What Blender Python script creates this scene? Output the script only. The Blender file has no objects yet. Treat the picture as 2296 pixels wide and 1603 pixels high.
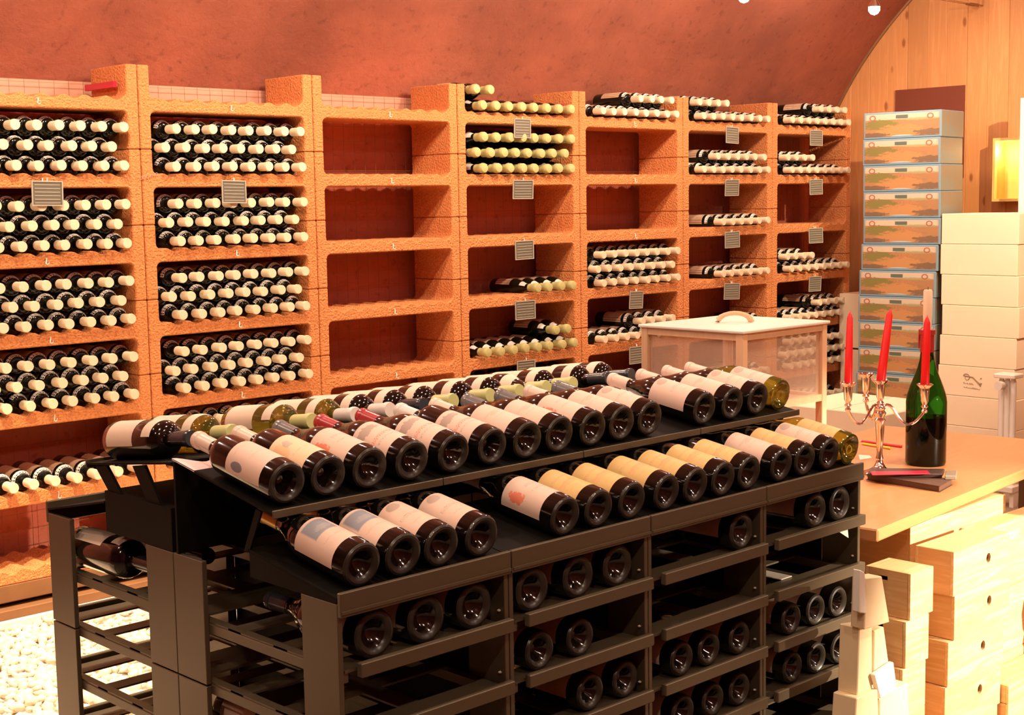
import bpy, bmesh, math, random
import numpy as np
from mathutils import Vector, Matrix
random.seed(7); rng = np.random.default_rng(7)
R = math.radians; PI = math.pi
S = bpy.context.scene; COL = S.collection
ZO = 1.5                     # everything is laid out with the shelf line at z = 0; the floor is 1.5 m lower

# ------------------------------------------------------------------ camera
F_PX = 3181.0
yaw, pitch, roll = R(43.78857), R(6.25329), R(-.95927)
cf = Vector((math.sin(yaw)*math.cos(pitch), math.cos(yaw)*math.cos(pitch), -math.sin(pitch)))
cr = Vector((math.cos(yaw), -math.sin(yaw), 0)); cu = cr.cross(cf)
cr2 = math.cos(roll)*cr + math.sin(roll)*cu; cu2 = -math.sin(roll)*cr + math.cos(roll)*cu
CAM = Vector((-2.458776, -4.363138, -0.070116))
cam = bpy.data.objects.new('camera', bpy.data.cameras.new('camera')); COL.objects.link(cam)
m3 = Matrix((cr2, cu2, -cf)).transposed()
cam.matrix_world = Matrix.Translation(CAM) @ m3.to_4x4()
cam.data.sensor_width = 36; cam.data.lens = F_PX/2296*36; cam.data.clip_start = .05
S.camera = cam

# ------------------------------------------------------------------ world, lamps, exposure
S.view_settings.view_transform = 'Standard'; S.view_settings.look = 'None'
S.view_settings.gamma = 1; S.view_settings.use_curve_mapping = False
S.view_settings.exposure = 1.82
S.cycles.use_denoising = True
S.cycles.max_bounces = 7; S.cycles.diffuse_bounces = 4; S.cycles.glossy_bounces = 4
S.cycles.transmission_bounces = 6; S.cycles.transparent_max_bounces = 10
S.cycles.sample_clamp_indirect = 4.0
S.cycles.caustics_reflective = False; S.cycles.caustics_refractive = False
w = bpy.data.worlds.new('world'); S.world = w; w.use_nodes = True
w.node_tree.nodes['Background'].inputs[0].default_value = (1, .62, .38, 1)
w.node_tree.nodes['Background'].inputs[1].default_value = .05
WARM = (1.0, .74, .49)
def lamp(name, loc, power, aim=None, angle=110, size=.012, color=WARM, blend=.6):
    l = bpy.data.lights.new(name, 'SPOT' if aim else 'POINT'); l.energy = power; l.color = color; l.shadow_soft_size = size
    o = bpy.data.objects.new(name, l); COL.objects.link(o); o.location = loc
    if aim:
        l.spot_size = R(angle); l.spot_blend = blend
        o.rotation_euler = (Vector(aim)-Vector(loc)).to_track_quat('-Z', 'Y').to_euler()
    return o
# lamps of the low voltage cables (C and D unseen, added for light): X positions, a wide flood and a bare burner each
CABLE_A = dict(y=-.60, z=.80, xs=(-1.52, -.50, .52, 1.54, 2.556, 3.575))
CABLE_B = dict(y=-2.75, z=1.25, xs=(-2.9, -1.6, -.4, .8, 2.0, 3.2))
ADDED_CABLE_C = dict(y=-1.35, z=1.22, xs=(-2.2, -1.1, .0, 1.1, 2.2, 3.3))  # unseen wall-washing string, added to even the light on the shelves
ADDED_CABLE_D = dict(y=-3.85, z=.95, xs=(-2.0, -.7, .6, 1.9))  # unseen room-side string, added to light the rack front
PA = {-1.52: 1.0, -.50: 1.0, .52: 1., 1.54: 1., 2.556: .85, 3.575: .55}
for x in CABLE_A['xs']:
    lamp('halogen_or_added_light', (x, -.60, .74), 6*PA[x], aim=(x-.05, -.25, -1.0), angle=155, blend=.8, size=.02)
    lamp('halogen_or_added_glow', (x, -.60, .74), 3*PA[x], size=.022)
for x in CABLE_B['xs']:
    lamp('halogen_or_added_light', (x, -2.75, 1.18), 13, aim=(x+.1, -2.45, -.6), angle=112, blend=.9, size=.045)
for x in ADDED_CABLE_C['xs']:  # added wall wash for the shelves
    lamp('halogen_or_added_light', (x, ADDED_CABLE_C['y'], ADDED_CABLE_C['z']-.07), 13, aim=(x+.05, -.1, -.75), angle=105, blend=.9, size=.040)
    lamp('halogen_or_added_glow', (x, ADDED_CABLE_C['y'], ADDED_CABLE_C['z']-.07), 3.5, size=.035)
for x in ADDED_CABLE_D['xs']:  # added light on the rack front
    lamp('halogen_or_added_light', (x, ADDED_CABLE_D['y'], ADDED_CABLE_D['z']-.07), 9, aim=(x*.6, -2.6, -.95), angle=75, blend=.9, size=.035)
lamp('pebble_light', (-.85, -.75, .78), 110, aim=(-.75, -.75, -1.39), angle=62, blend=.5)
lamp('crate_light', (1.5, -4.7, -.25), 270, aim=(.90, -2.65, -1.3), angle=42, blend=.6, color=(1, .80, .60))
lamp('table_light', (1.9, -2.9, 1.1), 7, aim=(1.6, -2.0, -.87), angle=80, blend=.8)
lamp('wall_light', (3.0, -2.4, .9), 75, aim=(4.5, -.75, -.25), angle=64, blend=.8)

# ------------------------------------------------------------------ materials
def newmat(name):
    m = bpy.data.materials.new(name); m.use_nodes = True
    nt = m.node_tree; return m, nt, nt.nodes['Principled BSDF']
def N(nt, typ, **kw):
    n = nt.nodes.new(typ)
    for k, v in kw.items():
        if k in n.inputs.keys() if hasattr(n.inputs, 'keys') else False: n.inputs[k].default_value = v
        else: setattr(n, k, v)
    return n
def rgba(c): return (c[0], c[1], c[2], 1)
def mat(name, col, rough=.5, metal=0, bump=0, bscale=60, var=0, vscale=8, coat=0, trans=0, ior=1.5, emis=None, estr=0, spec=None, detail=4):
    m, nt, b = newmat(name); L = nt.links.new
    b.inputs['Base Color'].default_value = rgba(col); b.inputs['Roughness'].default_value = rough
    b.inputs['Metallic'].default_value = metal; b.inputs['Coat Weight'].default_value = coat
    b.inputs['Coat Roughness'].default_value = .04
    b.inputs['Transmission Weight'].default_value = trans; b.inputs['IOR'].default_value = ior
    if spec is not None: b.inputs['Specular IOR Level'].default_value = spec
    if emis: b.inputs['Emission Color'].default_value = rgba(emis); b.inputs['Emission Strength'].default_value = estr
    if bump or var:
        tc = N(nt, 'ShaderNodeTexCoord')
    if var:
        n = N(nt, 'ShaderNodeTexNoise', Scale=vscale, Detail=detail); L(tc.outputs['Object'], n.inputs['Vector'])
        mp = N(nt, 'ShaderNodeMapRange'); mp.inputs['From Min'].default_value = .3; mp.inputs['From Max'].default_value = .7
        mp.inputs['To Min'].default_value = 1-var; mp.inputs['To Max'].default_value = 1+var
        L(n.outputs['Fac'], mp.inputs['Value'])
        v = N(nt, 'ShaderNodeVectorMath', operation='SCALE'); v.inputs[0].default_value = col; L(mp.outputs[0], v.inputs['Scale'])
        L(v.outputs[0], b.inputs['Base Color'])
    if bump:
        n = N(nt, 'ShaderNodeTexNoise', Scale=bscale, Detail=3); L(tc.outputs['Object'], n.inputs['Vector'])
        bp = N(nt, 'ShaderNodeBump', Strength=min(1, bump), Distance=.004 if bump <= 1 else .012); L(n.outputs['Fac'], bp.inputs['Height'])
        L(bp.outputs[0], b.inputs['Normal'])
    return m
M = {}
M['terracotta'] = mat('terracotta', (.73, .265, .083), .9, bump=1.6, bscale=130, var=.16, vscale=120)
M['black'] = mat('black_metal', (.004, .003, .002), .6, spec=.12, var=.15, vscale=30)
M['rack_grey'] = mat('dark_grey_metal', (.12, .092, .055), .38, metal=.35, spec=.5)
M['steel'] = mat('brushed_steel', (.75, .70, .64), .22, metal=1)
M['restglare'] = mat('metal_glare', (.95, .80, .78), .3)  # lamp glare on dark metal, put into the base colour
M['grey_metal'] = mat('grey_metal', (.30, .25, .19), .5, metal=.4)
M['silver'] = mat('silver', (.93, .86, .80), .10, metal=1)
M['white_paint'] = mat('white_paint', (.86, .80, .70), .35)
M['cream'] = mat('cream_foil', (.78, .64, .44), .5, spec=.3)
M['lime'] = mat('lime_foil', (.50, .45, .19), .45, spec=.3)
M['pinkfoil'] = mat('pink_foil', (.82, .62, .50), .3, spec=.5)
M['greyfoil'] = mat('grey_foil', (.16, .16, .16), .22, spec=.6)
M['darkfoil'] = mat('dark_foil', (.035, .042, .05), .2, spec=.6)
M['whitefoil'] = mat('white_foil', (.80, .74, .68), .3, spec=.5)
M['redfoil'] = mat('red_foil', (.42, .035, .04), .25, spec=.6)
M['goldfoil'] = mat('gold_foil', (.72, .46, .12), .3, metal=.5)
M['greenfoil'] = mat('green_foil', (.60, .62, .26), .35, spec=.4)
M['glass_dark'] = mat('dark_bottle_glass', (.004, .003, .002), .09, spec=.5, coat=.6)
M['glass_dark'].node_tree.nodes['Principled BSDF'].inputs['Coat Roughness'].default_value = .11
M['glass_rim'] = mat('stippled_base_glass', (.030, .025, .018), .32, spec=.5)
M['glass_shelf'] = mat('shelf_bottle_glass', (.006, .006, .003), .10, spec=.35)
M['glass_olive'] = mat('olive_bottle_glass', (.42, .38, .04), .03, trans=.85, ior=1.35, coat=.5)
M['glass_green'] = mat('green_magnum_glass', (.015, .15, .01), .03, trans=1, ior=1.2, coat=.4)
M['wine'] = mat('red_wine', (.018, .004, .002), .1)
M['tanlabel'] = mat('tan_label', (.62, .42, .27), .7, var=.1, vscale=60)
M['redwax'] = mat('red_wax', (.80, .012, .010), .38, spec=.4)
M['whitewax'] = mat('white_wax', (.92, .72, .50), .45)
M['paper'] = mat('white_paper', (.88, .82, .72), .7)
M['carton'] = mat('pale_carton', (.86, .68, .42), .8, var=.05, vscale=14)
M['whitecarton'] = mat('white_carton', (.82, .66, .47), .75, var=.03, vscale=6)
M['bluecarton'] = mat('blue_carton', (.17, .27, .34), .7)
M['tape'] = mat('carton_seam', (.50, .32, .22), .7)
M['hole'] = mat('dark_recess', (.16, .075, .025), .9)
M['wire'] = mat('rusty_wire', (.34, .16, .07), .6, metal=.4)
M['signplate'] = mat('sign_holder', (.18, .17, .13), .35, metal=.3)
M['signline'] = mat('sign_rule', (.42, .38, .30), .4)
M['hook'] = mat('hook_wire', (.85, .80, .72), .35, metal=.2)
M['brownpanel'] = mat('brown_panel', (.20, .045, .02), .8)
M['concrete'] = mat('floor_concrete', (.30, .22, .15), .8, var=.12, vscale=5, bump=.3, bscale=40)
M['sill'] = mat('clay_sill', (.22, .10, .035), .7, var=.12, vscale=12)
M['pebble'] = mat('pebble_stone', (.80, .70, .55), .7, var=.18, vscale=30)
M['edging'] = mat('white_edging', (.90, .84, .74), .5)
M['redpaint'] = mat('red_paint', (.70, .03, .02), .4)
M['darkbook'] = mat('dark_cover', (.05, .025, .02), .4)
M['brownbook'] = mat('brown_cover', (.11, .055, .035), .5)
M['redbook'] = mat('red_cover', (.55, .02, .05), .35)
M['yellowpaint'] = mat('yellow_paint', (.80, .62, .05), .4)
M['ink'] = mat('grey_ink', (.30, .20, .12), .8)
M['fabric'] = mat('tan_leather', (.55, .30, .15), .6)
M['brownleather'] = mat('brown_leather', (.16, .07, .04), .5)
M['jacket'] = mat('dark_cloth', (.06, .04, .04), .8)
M['orangewall'] = mat('orange_wood', (.80, .34, .10), .6)
M['cable'] = mat('steel_cable', (.35, .2, .1), .4, metal=.7)
M['bulb'] = mat('lit_bulb', (1, 1, 1), .5, emis=(1, .86, .95), estr=60)
M['niche_wood'] = mat('niche_wood', (.85, .55, .16), .6, var=.05, vscale=20)

def plaster(name, col):
    m, nt, b = newmat(name); L = nt.links.new
    tc = N(nt, 'ShaderNodeTexCoord')
    n1 = N(nt, 'ShaderNodeTexNoise', Scale=1.6, Detail=6, Roughness=.6); L(tc.outputs['Object'], n1.inputs['Vector'])
    n2 = N(nt, 'ShaderNodeTexNoise', Scale=26, Detail=5); L(tc.outputs['Object'], n2.inputs['Vector'])
    n3 = N(nt, 'ShaderNodeTexVoronoi', Scale=9); L(tc.outputs['Object'], n3.inputs['Vector'])
    cr_ = N(nt, 'ShaderNodeValToRGB'); e = cr_.color_ramp.elements
    e[0].position = .36; e[0].color = rgba([c*.74 for c in col]); e[1].position = .66; e[1].color = rgba([min(1, c*1.22) for c in col])
    L(n1.outputs['Fac'], cr_.inputs[0])
    c2 = N(nt, 'ShaderNodeValToRGB'); e = c2.color_ramp.elements
    e[0].position = .30; e[0].color = (.45, .42, .4, 1); e[1].position = .40; e[1].color = (1, 1, 1, 1); L(n2.outputs['Fac'], c2.inputs[0])
    mx = N(nt, 'ShaderNodeMixRGB', blend_type='MULTIPLY'); mx.inputs[0].default_value = .45
    L(cr_.outputs[0], mx.inputs[1]); L(c2.outputs[0], mx.inputs[2])
    c3 = N(nt, 'ShaderNodeValToRGB'); e = c3.color_ramp.elements
    e[0].position = .015; e[0].color = (.5, .45, .45, 1); e[1].position = .05; e[1].color = (1, 1, 1, 1); L(n3.outputs['Distance'], c3.inputs[0])
    mx2 = N(nt, 'ShaderNodeMixRGB', blend_type='MULTIPLY'); mx2.inputs[0].default_value = .75
    L(mx.outputs[0], mx2.inputs[1]); L(c3.outputs[0], mx2.inputs[2]); L(mx2.outputs[0], b.inputs['Base Color'])
    n4 = N(nt, 'ShaderNodeTexNoise', Scale=14, Detail=8, Roughness=.7); L(tc.outputs['Object'], n4.inputs['Vector'])
    bp = N(nt, 'ShaderNodeBump', Strength=.6, Distance=.02); L(n4.outputs['Fac'], bp.inputs['Height']); L(bp.outputs[0], b.inputs['Normal'])
    b.inputs['Roughness'].default_value = .9
    return m
M['plaster'] = plaster('red_plaster', (.38, .11, .058))
M['ledge'] = mat('pink_ledge', (.62, .33, .22), .8, var=.06, vscale=7)
M['wallplaster'] = plaster('pink_plaster', (.52, .15, .085))

def wood(name, col, dark, axis='Z', ring=3.2, stretch=9, knots=True, contrast=.5, rough=.55):
    """pine: long streaks along an object axis, small knots, tone differs per piece"""
    m, nt, b = newmat(name); L = nt.links.new
    tc = N(nt, 'ShaderNodeTexCoord'); oi = N(nt, 'ShaderNodeObjectInfo')
    add = N(nt, 'ShaderNodeVectorMath', operation='MULTIPLY_ADD'); add.inputs[1].default_value = (1, 1, 1)
    sc = N(nt, 'ShaderNodeVectorMath', operation='SCALE'); sc.inputs[0].default_value = (7.3, 3.1, 11.7); L(oi.outputs['Random'], sc.inputs['Scale'])
    L(tc.outputs['Object'], add.inputs[0]); L(sc.outputs[0], add.inputs[2])
    mp = N(nt, 'ShaderNodeMapping'); s = [stretch]*3; s['XYZ'.index(axis)] = stretch*.07; mp.inputs['Scale'].default_value = s
    L(add.outputs[0], mp.inputs['Vector'])
    n = N(nt, 'ShaderNodeTexNoise', Scale=ring, Detail=4, Roughness=.55, Distortion=1.2); L(mp.outputs[0], n.inputs['Vector'])
    wv = N(nt, 'ShaderNodeMath', operation='MULTIPLY'); wv.inputs[1].default_value = 16; L(n.outputs['Fac'], wv.inputs[0])
    sn = N(nt, 'ShaderNodeMath', operation='SINE'); L(wv.outputs[0], sn.inputs[0])
    mr = N(nt, 'ShaderNodeMapRange'); mr.inputs['From Min'].default_value = -1; L(sn.outputs[0], mr.inputs['Value'])
    mr.inputs['To Max'].default_value = contrast
    mix = N(nt, 'ShaderNodeMixRGB'); mix.inputs[1].default_value = rgba(col); mix.inputs[2].default_value = rgba(dark); L(mr.outputs[0], mix.inputs[0])
    out = mix.outputs[0]
    if knots:
        mk = N(nt, 'ShaderNodeMapping'); s = [9]*3; s['XYZ'.index(axis)] = 4.0; mk.inputs['Scale'].default_value = s; L(add.outputs[0], mk.inputs['Vector'])
        v = N(nt, 'ShaderNodeTexVoronoi', Scale=1.0); L(mk.outputs[0], v.inputs['Vector'])
        c = N(nt, 'ShaderNodeValToRGB'); e = c.color_ramp.elements
        e[0].position = .07; e[0].color = (.42, .26, .14, 1); e[1].position = .13; e[1].color = (1, 1, 1, 1); L(v.outputs['Distance'], c.inputs[0])
        mx = N(nt, 'ShaderNodeMixRGB', blend_type='MULTIPLY'); mx.inputs[0].default_value = .8; L(out, mx.inputs[1]); L(c.outputs[0], mx.inputs[2]); out = mx.outputs[0]
    tone = N(nt, 'ShaderNodeMapRange'); tone.inputs['To Min'].default_value = .88; tone.inputs['To Max'].default_value = 1.1; L(oi.outputs['Random'], tone.inputs['Value'])
    vs = N(nt, 'ShaderNodeVectorMath', operation='SCALE'); L(out, vs.inputs[0]); L(tone.outputs[0], vs.inputs['Scale'])
    L(vs.outputs[0], b.inputs['Base Color']); b.inputs['Roughness'].default_value = rough
    return m
M['pine'] = wood('pine_plank', (.76, .36, .13), (.62, .26, .08), 'Z')
M['pine_x'] = wood('pine_board', (.86, .62, .34), (.72, .42, .17), 'X', contrast=.8, knots=False, stretch=11)
M['pine_y'] = wood('pine_board_end', (.80, .50, .24), (.66, .36, .14), 'Y', contrast=.8, knots=False, stretch=11)
M['table'] = wood('table_veneer', (.55, .25, .10), (.50, .21, .075), 'X', contrast=.5, knots=False, stretch=5, rough=.45)
M['palewood'] = wood('pale_frame_wood', (.86, .56, .34), (.78, .46, .24), 'Z', contrast=.4, knots=False)

def gauze():
    m, nt, b = newmat('gauze'); L = nt.links.new
    b.inputs['Base Color'].default_value = (.80, .60, .45, 1); b.inputs['Roughness'].default_value = .7
    b.inputs['Alpha'].default_value = .27
    return m
M['gauze'] = gauze()

def label_mat(name, base, blobs=(), rows=(), wear=.04):
    """printed paper: UV u runs round the bottle, v from the base towards the neck.
    blobs: (u,v,ru,rv,color,strength,shape) ; rows: (v, height, u0, u1, color, strength, freq) lines of small print"""
    m, nt, b = newmat(name); L = nt.links.new
    uv = N(nt, 'ShaderNodeTexCoord'); sp = N(nt, 'ShaderNodeSeparateXYZ'); L(uv.outputs['UV'], sp.inputs[0])
    cur = N(nt, 'ShaderNodeRGB'); cur.outputs[0].default_value = rgba(base); out = cur.outputs[0]
    def mth(op, a, c=None):
        n = N(nt, 'ShaderNodeMath', operation=op)
        for i, v in enumerate((a, c)):
            if v is None: continue
            if isinstance(v, (int, float)): n.inputs[i].default_value = v
            else: L(v, n.inputs[i])
        return n.outputs[0]
    noi = N(nt, 'ShaderNodeTexNoise', Scale=14, Detail=3); L(uv.outputs['UV'], noi.inputs['Vector'])
    for (u, v, ru, rv, c, st, shape) in blobs:
        du = mth('DIVIDE', mth('SUBTRACT', sp.outputs[0], u), ru); dv = mth('DIVIDE', mth('SUBTRACT', sp.outputs[1], v), rv)
        if shape == 'box': d = mth('MAXIMUM', mth('ABSOLUTE', du), mth('ABSOLUTE', dv))
        else: d = mth('SQRT', mth('ADD', mth('MULTIPLY', du, du), mth('MULTIPLY', dv, dv)))
        if shape == 'ring': d = mth('ADD', mth('MULTIPLY', mth('ABSOLUTE', mth('SUBTRACT', d, .8)), 4), .2)
        if shape == 'rough': d = mth('ADD', d, mth('MULTIPLY', mth('SUBTRACT', noi.outputs['Fac'], .5), 1.6))
        mk = N(nt, 'ShaderNodeMapRange'); mk.inputs['From Min'].default_value = .9; mk.inputs['From Max'].default_value = 1.05
        mk.inputs['To Min'].default_value = st; mk.inputs['To Max'].default_value = 0; L(d, mk.inputs['Value'])
        mx = N(nt, 'ShaderNodeMixRGB'); L(mk.outputs[0], mx.inputs[0]); L(out, mx.inputs[1]); mx.inputs[2].default_value = rgba(c); out = mx.outputs[0]
    for (v, h, u0, u1, c, st, fr) in rows:
        cv = mth('LESS_THAN', mth('ABSOLUTE', mth('SUBTRACT', sp.outputs[1], v)), h)
        cu_ = mth('LESS_THAN', mth('ABSOLUTE', mth('SUBTRACT', sp.outputs[0], (u0+u1)/2)), (u1-u0)/2)
        vm = N(nt, 'ShaderNodeCombineXYZ'); L(mth('MULTIPLY', sp.outputs[0], fr), vm.inputs[0]); L(mth('MULTIPLY', sp.outputs[1], 24), vm.inputs[1])
        nn = N(nt, 'ShaderNodeTexNoise', Scale=1.0, Detail=2); L(vm.outputs[0], nn.inputs['Vector'])
        k = mth('MULTIPLY', mth('MULTIPLY', cv, cu_), mth('MULTIPLY', mth('GREATER_THAN', nn.outputs['Fac'], .5), st))
        mx = N(nt, 'ShaderNodeMixRGB'); L(k, mx.inputs[0]); L(out, mx.inputs[1]); mx.inputs[2].default_value = rgba(c); out = mx.outputs[0]
    L(out, b.inputs['Base Color']); b.inputs['Roughness'].default_value = .55
    return m
PK = (.78, .57, .46); YL = (.74, .50, .20); BG = (.86, .62, .40)
GY = (.34, .26, .22); RD = (.80, .22, .14); BL = (.22, .26, .34); DK = (.25, .18, .14)
M['lab_crest'] = label_mat('label_crest', PK, [(.14, .68, .085, .17, (.12, .13, .19), .85, 'disc')], [(.86, .02, .3, .7, GY, .35, 90), (.45, .02, .35, .65, GY, .3, 80)])
M['lab_sun'] = label_mat('label_sun', BG, [(.30, .68, .12, .22, (.78, .42, .16), .5, 'rough'), (.45, .70, .07, .12, BL, .5, 'rough')], [(.35, .02, .3, .7, GY, .3, 70)])
M['lab_red'] = label_mat('label_red_seal', PK, [(.22, .64, .10, .20, (.84, .20, .10), .9, 'rough')], [(.62, .04, .45, .75, BL, .45, 60), (.40, .025, .40, .75, GY, .5, 70)])
M['lab_house'] = label_mat('label_house', PK, [(.40, .78, .24, .13, GY, .75, 'rough')], [(.42, .045, .18, .82, RD, .8, 60), (.28, .03, .25, .75, GY, .5, 60)])
M['lab_oval'] = label_mat('label_oval', PK, [(.50, .86, .12, .12, GY, .6, 'disc')], [(.45, .045, .32, .68, GY, .45, 60), (.2, .02, .4, .6, GY, .3, 60)])
M['lab_text'] = label_mat('label_text', PK, [(.5, .55, .09, .06, RD, .25, 'rough')], [(.62, .03, .3, .7, GY, .4, 70), (.40, .02, .32, .68, GY, .3, 70)])
M['lab_blue'] = label_mat('label_blue_picture', PK, [(.50, .72, .22, .22, (.20, .25, .32), .85, 'box'), (.55, .66, .16, .08, (.42, .40, .40), .6, 'rough')], [(.30, .02, .3, .7, GY, .3, 70)])
M['lab_yellow'] = label_mat('label_parchment', YL, [(.5, .40, .2, .08, RD, .22, 'rough')], [(.66, .035, .25, .75, (.55, .30, .14), .5, 60), (.45, .03, .3, .7, RD, .35, 60), (.2, .015, .35, .65, (.5, .3, .15), .4, 70)])
M['lab_plain'] = label_mat('label_plain', (.86, .70, .54), [], [(.5, .02, .4, .6, GY, .2, 60)])
CR = (.86, .78, .66)
M['boxprint'] = label_mat('landscape_print', (.34, .17, .075), [
    (.5, .90, .52, .16, (.52, .42, .31), 1, 'box'), (.22, .52, .26, .24, (.17, .155, .04), .9, 'rough'), (.75, .74, .3, .06, (.30, .28, .13), .8, 'rough'),
    (.5, .22, .34, .30, (.46, .22, .08), .8, 'rough'), (.12, .08, .2, .10, (.12, .08, .05), .8, 'rough'), (.88, .14, .22, .14, (.12, .08, .05), .8, 'rough'),
    (.5, .86, .085, .08, (.07, .10, .08), .95, 'box'), (.10, .84, .045, .13, (.34, .09, .06), .95, 'ring'), (.88, .84, .045, .13, (.34, .09, .06), .95, 'ring'),
    (.82, .42, .04, .08, (.30, .16, .08), .8, 'rough'), (.5, -.03, .17, .09, (.35, .46, .50), 1, 'disc')],
    [(.64, .035, .38, .70, (.55, .18, .10), .6, 40), (.56, .03, .5, .74, (.55, .18, .10), .5, 40)])
M['boxside'] = label_mat('side_print', (.22, .19, .14), [(.2, .15, .5, .35, (.18, .22, .20), .7, 'rough')], [(.72, .03, .3, .7, DK, .6, 30), (.60, .03, .25, .7, DK, .5, 30), (.46, .025, .35, .6, DK, .5, 30)])
M['cartonlabel'] = label_mat('carton_label', (.92, .86, .78), [], [])

# ------------------------------------------------------------------ mesh builder
class MB:
    def __init__(s): s.v = []; s.f = []; s.uv = {}
    def add(s, vs, fs):
        o = len(s.v); s.v += [tuple(v) for v in vs]; s.f += [tuple(i+o for i in f) for f in fs]; return s
    def box(s, x0, x1, y0, y1, z0, z1):
        return s.add([(x0,y0,z0),(x1,y0,z0),(x1,y1,z0),(x0,y1,z0),(x0,y0,z1),(x1,y0,z1),(x1,y1,z1),(x0,y1,z1)],
                     [(0,3,2,1),(4,5,6,7),(0,1,5,4),(1,2,6,5),(2,3,7,6),(3,0,4,7)])
    def bar(s, a, b, wdt, h, up=(0, 0, 1)):
        a = Vector(a); b = Vector(b); d = (b-a).normalized(); sd = d.cross(Vector(up)).normalized(); u = sd.cross(d)
        vs = []
        for p in (a, b):
            for i, j in ((-1,-1),(1,-1),(1,1),(-1,1)): vs.append(p + sd*i*wdt/2 + u*j*h/2)
        return s.add(vs, [(0,1,2,3),(7,6,5,4),(0,4,5,1),(1,5,6,2),(2,6,7,3),(3,7,4,0)])
    def prism(s, prof, axis, a0, a1):
        """prof: 2d points; axis 'X': (y,z); 'Y': (x,z); 'Z': (x,y)"""
        n = len(prof); mk = {'X': lambda p, t: (t, p[0], p[1]), 'Y': lambda p, t: (p[0], t, p[1]), 'Z': lambda p, t: (p[0], p[1], t)}[axis]
        vs = [mk(p, a0) for p in prof] + [mk(p, a1) for p in prof]
        return s.add(vs, [tuple(range(n)), tuple(range(2*n-1, n-1, -1))] + [(i, i+n, (i+1) % n+n, (i+1) % n) for i in range(n)])
    def lathe(s, prof, n=24, cx=0, cy=0, cz=0, closed=True):
        vs = []; k = len(prof)
        for i in range(n):
            a = 2*PI*i/n
            for r, z in prof: vs.append((cx+r*math.cos(a), cy+r*math.sin(a), cz+z))
        fs = []
        for i in range(n):
            j = (i+1) % n
            for q in range(k-1): fs.append((i*k+q, j*k+q, j*k+q+1, i*k+q+1))
        if closed:
            if prof[0][0] > 1e-6: fs.append(tuple(i*k for i in range(n))[::-1])
            if prof[-1][0] > 1e-6: fs.append(tuple(i*k+k-1 for i in range(n)))
        return s.add(vs, fs)
    def tube(s, pts, r, n=8):
        pts = [Vector(p) for p in pts]; o = []; ref = Vector((0, 0, 1))
        for i, p in enumerate(pts):
            d = (pts[min(i+1, len(pts)-1)] - pts[max(i-1, 0)]).normalized()
            rf = ref if abs(d.dot(ref)) < .95 else Vector((1, 0, 0))
            a = d.cross(rf).normalized(); b_ = a.cross(d)
            rr = r[i] if isinstance(r, (list, tuple)) else r
            for k in range(n): t = 2*PI*k/n; o.append(p + a*rr*math.cos(t) + b_*rr*math.sin(t))
        fs = [(i*n+k, i*n+(k+1) % n, (i+1)*n+(k+1) % n, (i+1)*n+k) for i in range(len(pts)-1) for k in range(n)]
        fs += [tuple(range(n))[::-1], tuple((len(pts)-1)*n+k for k in range(n))]
        return s.add(o, fs)
    def mesh(s, name, m, smooth=False, bevel=0, recalc=True, merge=0):
        me = bpy.data.meshes.new(name); me.from_pydata(s.v, [], s.f)
        bm = bmesh.new(); bm.from_mesh(me)
        if merge: bmesh.ops.remove_doubles(bm, verts=bm.verts, dist=merge)
        if recalc: bmesh.ops.recalc_face_normals(bm, faces=bm.faces)
        if bevel:
            es = [e for e in bm.edges if len(e.link_faces) == 2 and e.calc_face_angle(0) > R(40)]
            bmesh.ops.bevel(bm, geom=es, offset=bevel, segments=1, affect='EDGES', profile=.7, clamp_overlap=True)
        bm.to_mesh(me); bm.free()
        me.materials.append(m)
        if smooth: me.polygons.foreach_set('use_smooth', [True]*len(me.polygons)); me.set_sharp_from_angle(angle=R(38))
        return me
    def build(s, name, m, parent=None, **kw): return obj(name, s.mesh(name, m, **kw), parent)
def obj(name, me, parent=None, loc=None):
    o = bpy.data.objects.new(name, me); COL.objects.link(o)
    if parent: o.parent = parent
    if loc: o.location = loc
    return o
def tag(o, label=None, cat=None, group=None, kind=None):
    if label: o['label'] = label
    if cat: o['category'] = cat
    if group: o['group'] = group
    if kind: o['kind'] = kind
    return o
def thing(name, label, cat, loc=(0, 0, 0), rz=0, group=None):
    o = bpy.data.objects.new(name, None); COL.objects.link(o); o.location = loc; o.rotation_euler.z = rz; o.empty_display_size = .05
    return tag(o, label, cat, group)
def rebase(root):
    """children are modelled in scene coordinates: keep them there under an Empty placed at the base"""
    inv = Matrix.Translation(-Vector(root.location))
    for c in root.children: c.matrix_parent_inverse = inv if root.rotation_euler.z == 0 else (Matrix.Translation(root.location) @ Matrix.Rotation(root.rotation_euler.z, 4, 'Z')).inverted()
def copy_tree(o, parent=None):
    c = o.copy(); COL.objects.link(c)
    if parent: c.parent = parent
    for ch in list(o.children): copy_tree(ch, c)
    return c
def B(x0, x1, y0, y1, z0, z1): return MB().box(x0, x1, y0, y1, z0, z1)
ORD = ['first', 'second', 'third', 'fourth', 'fifth', 'sixth', 'seventh', 'eighth', 'ninth', 'tenth', 'eleventh', 'twelfth', 'thirteenth', 'fourteenth', 'fifteenth']

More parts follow.
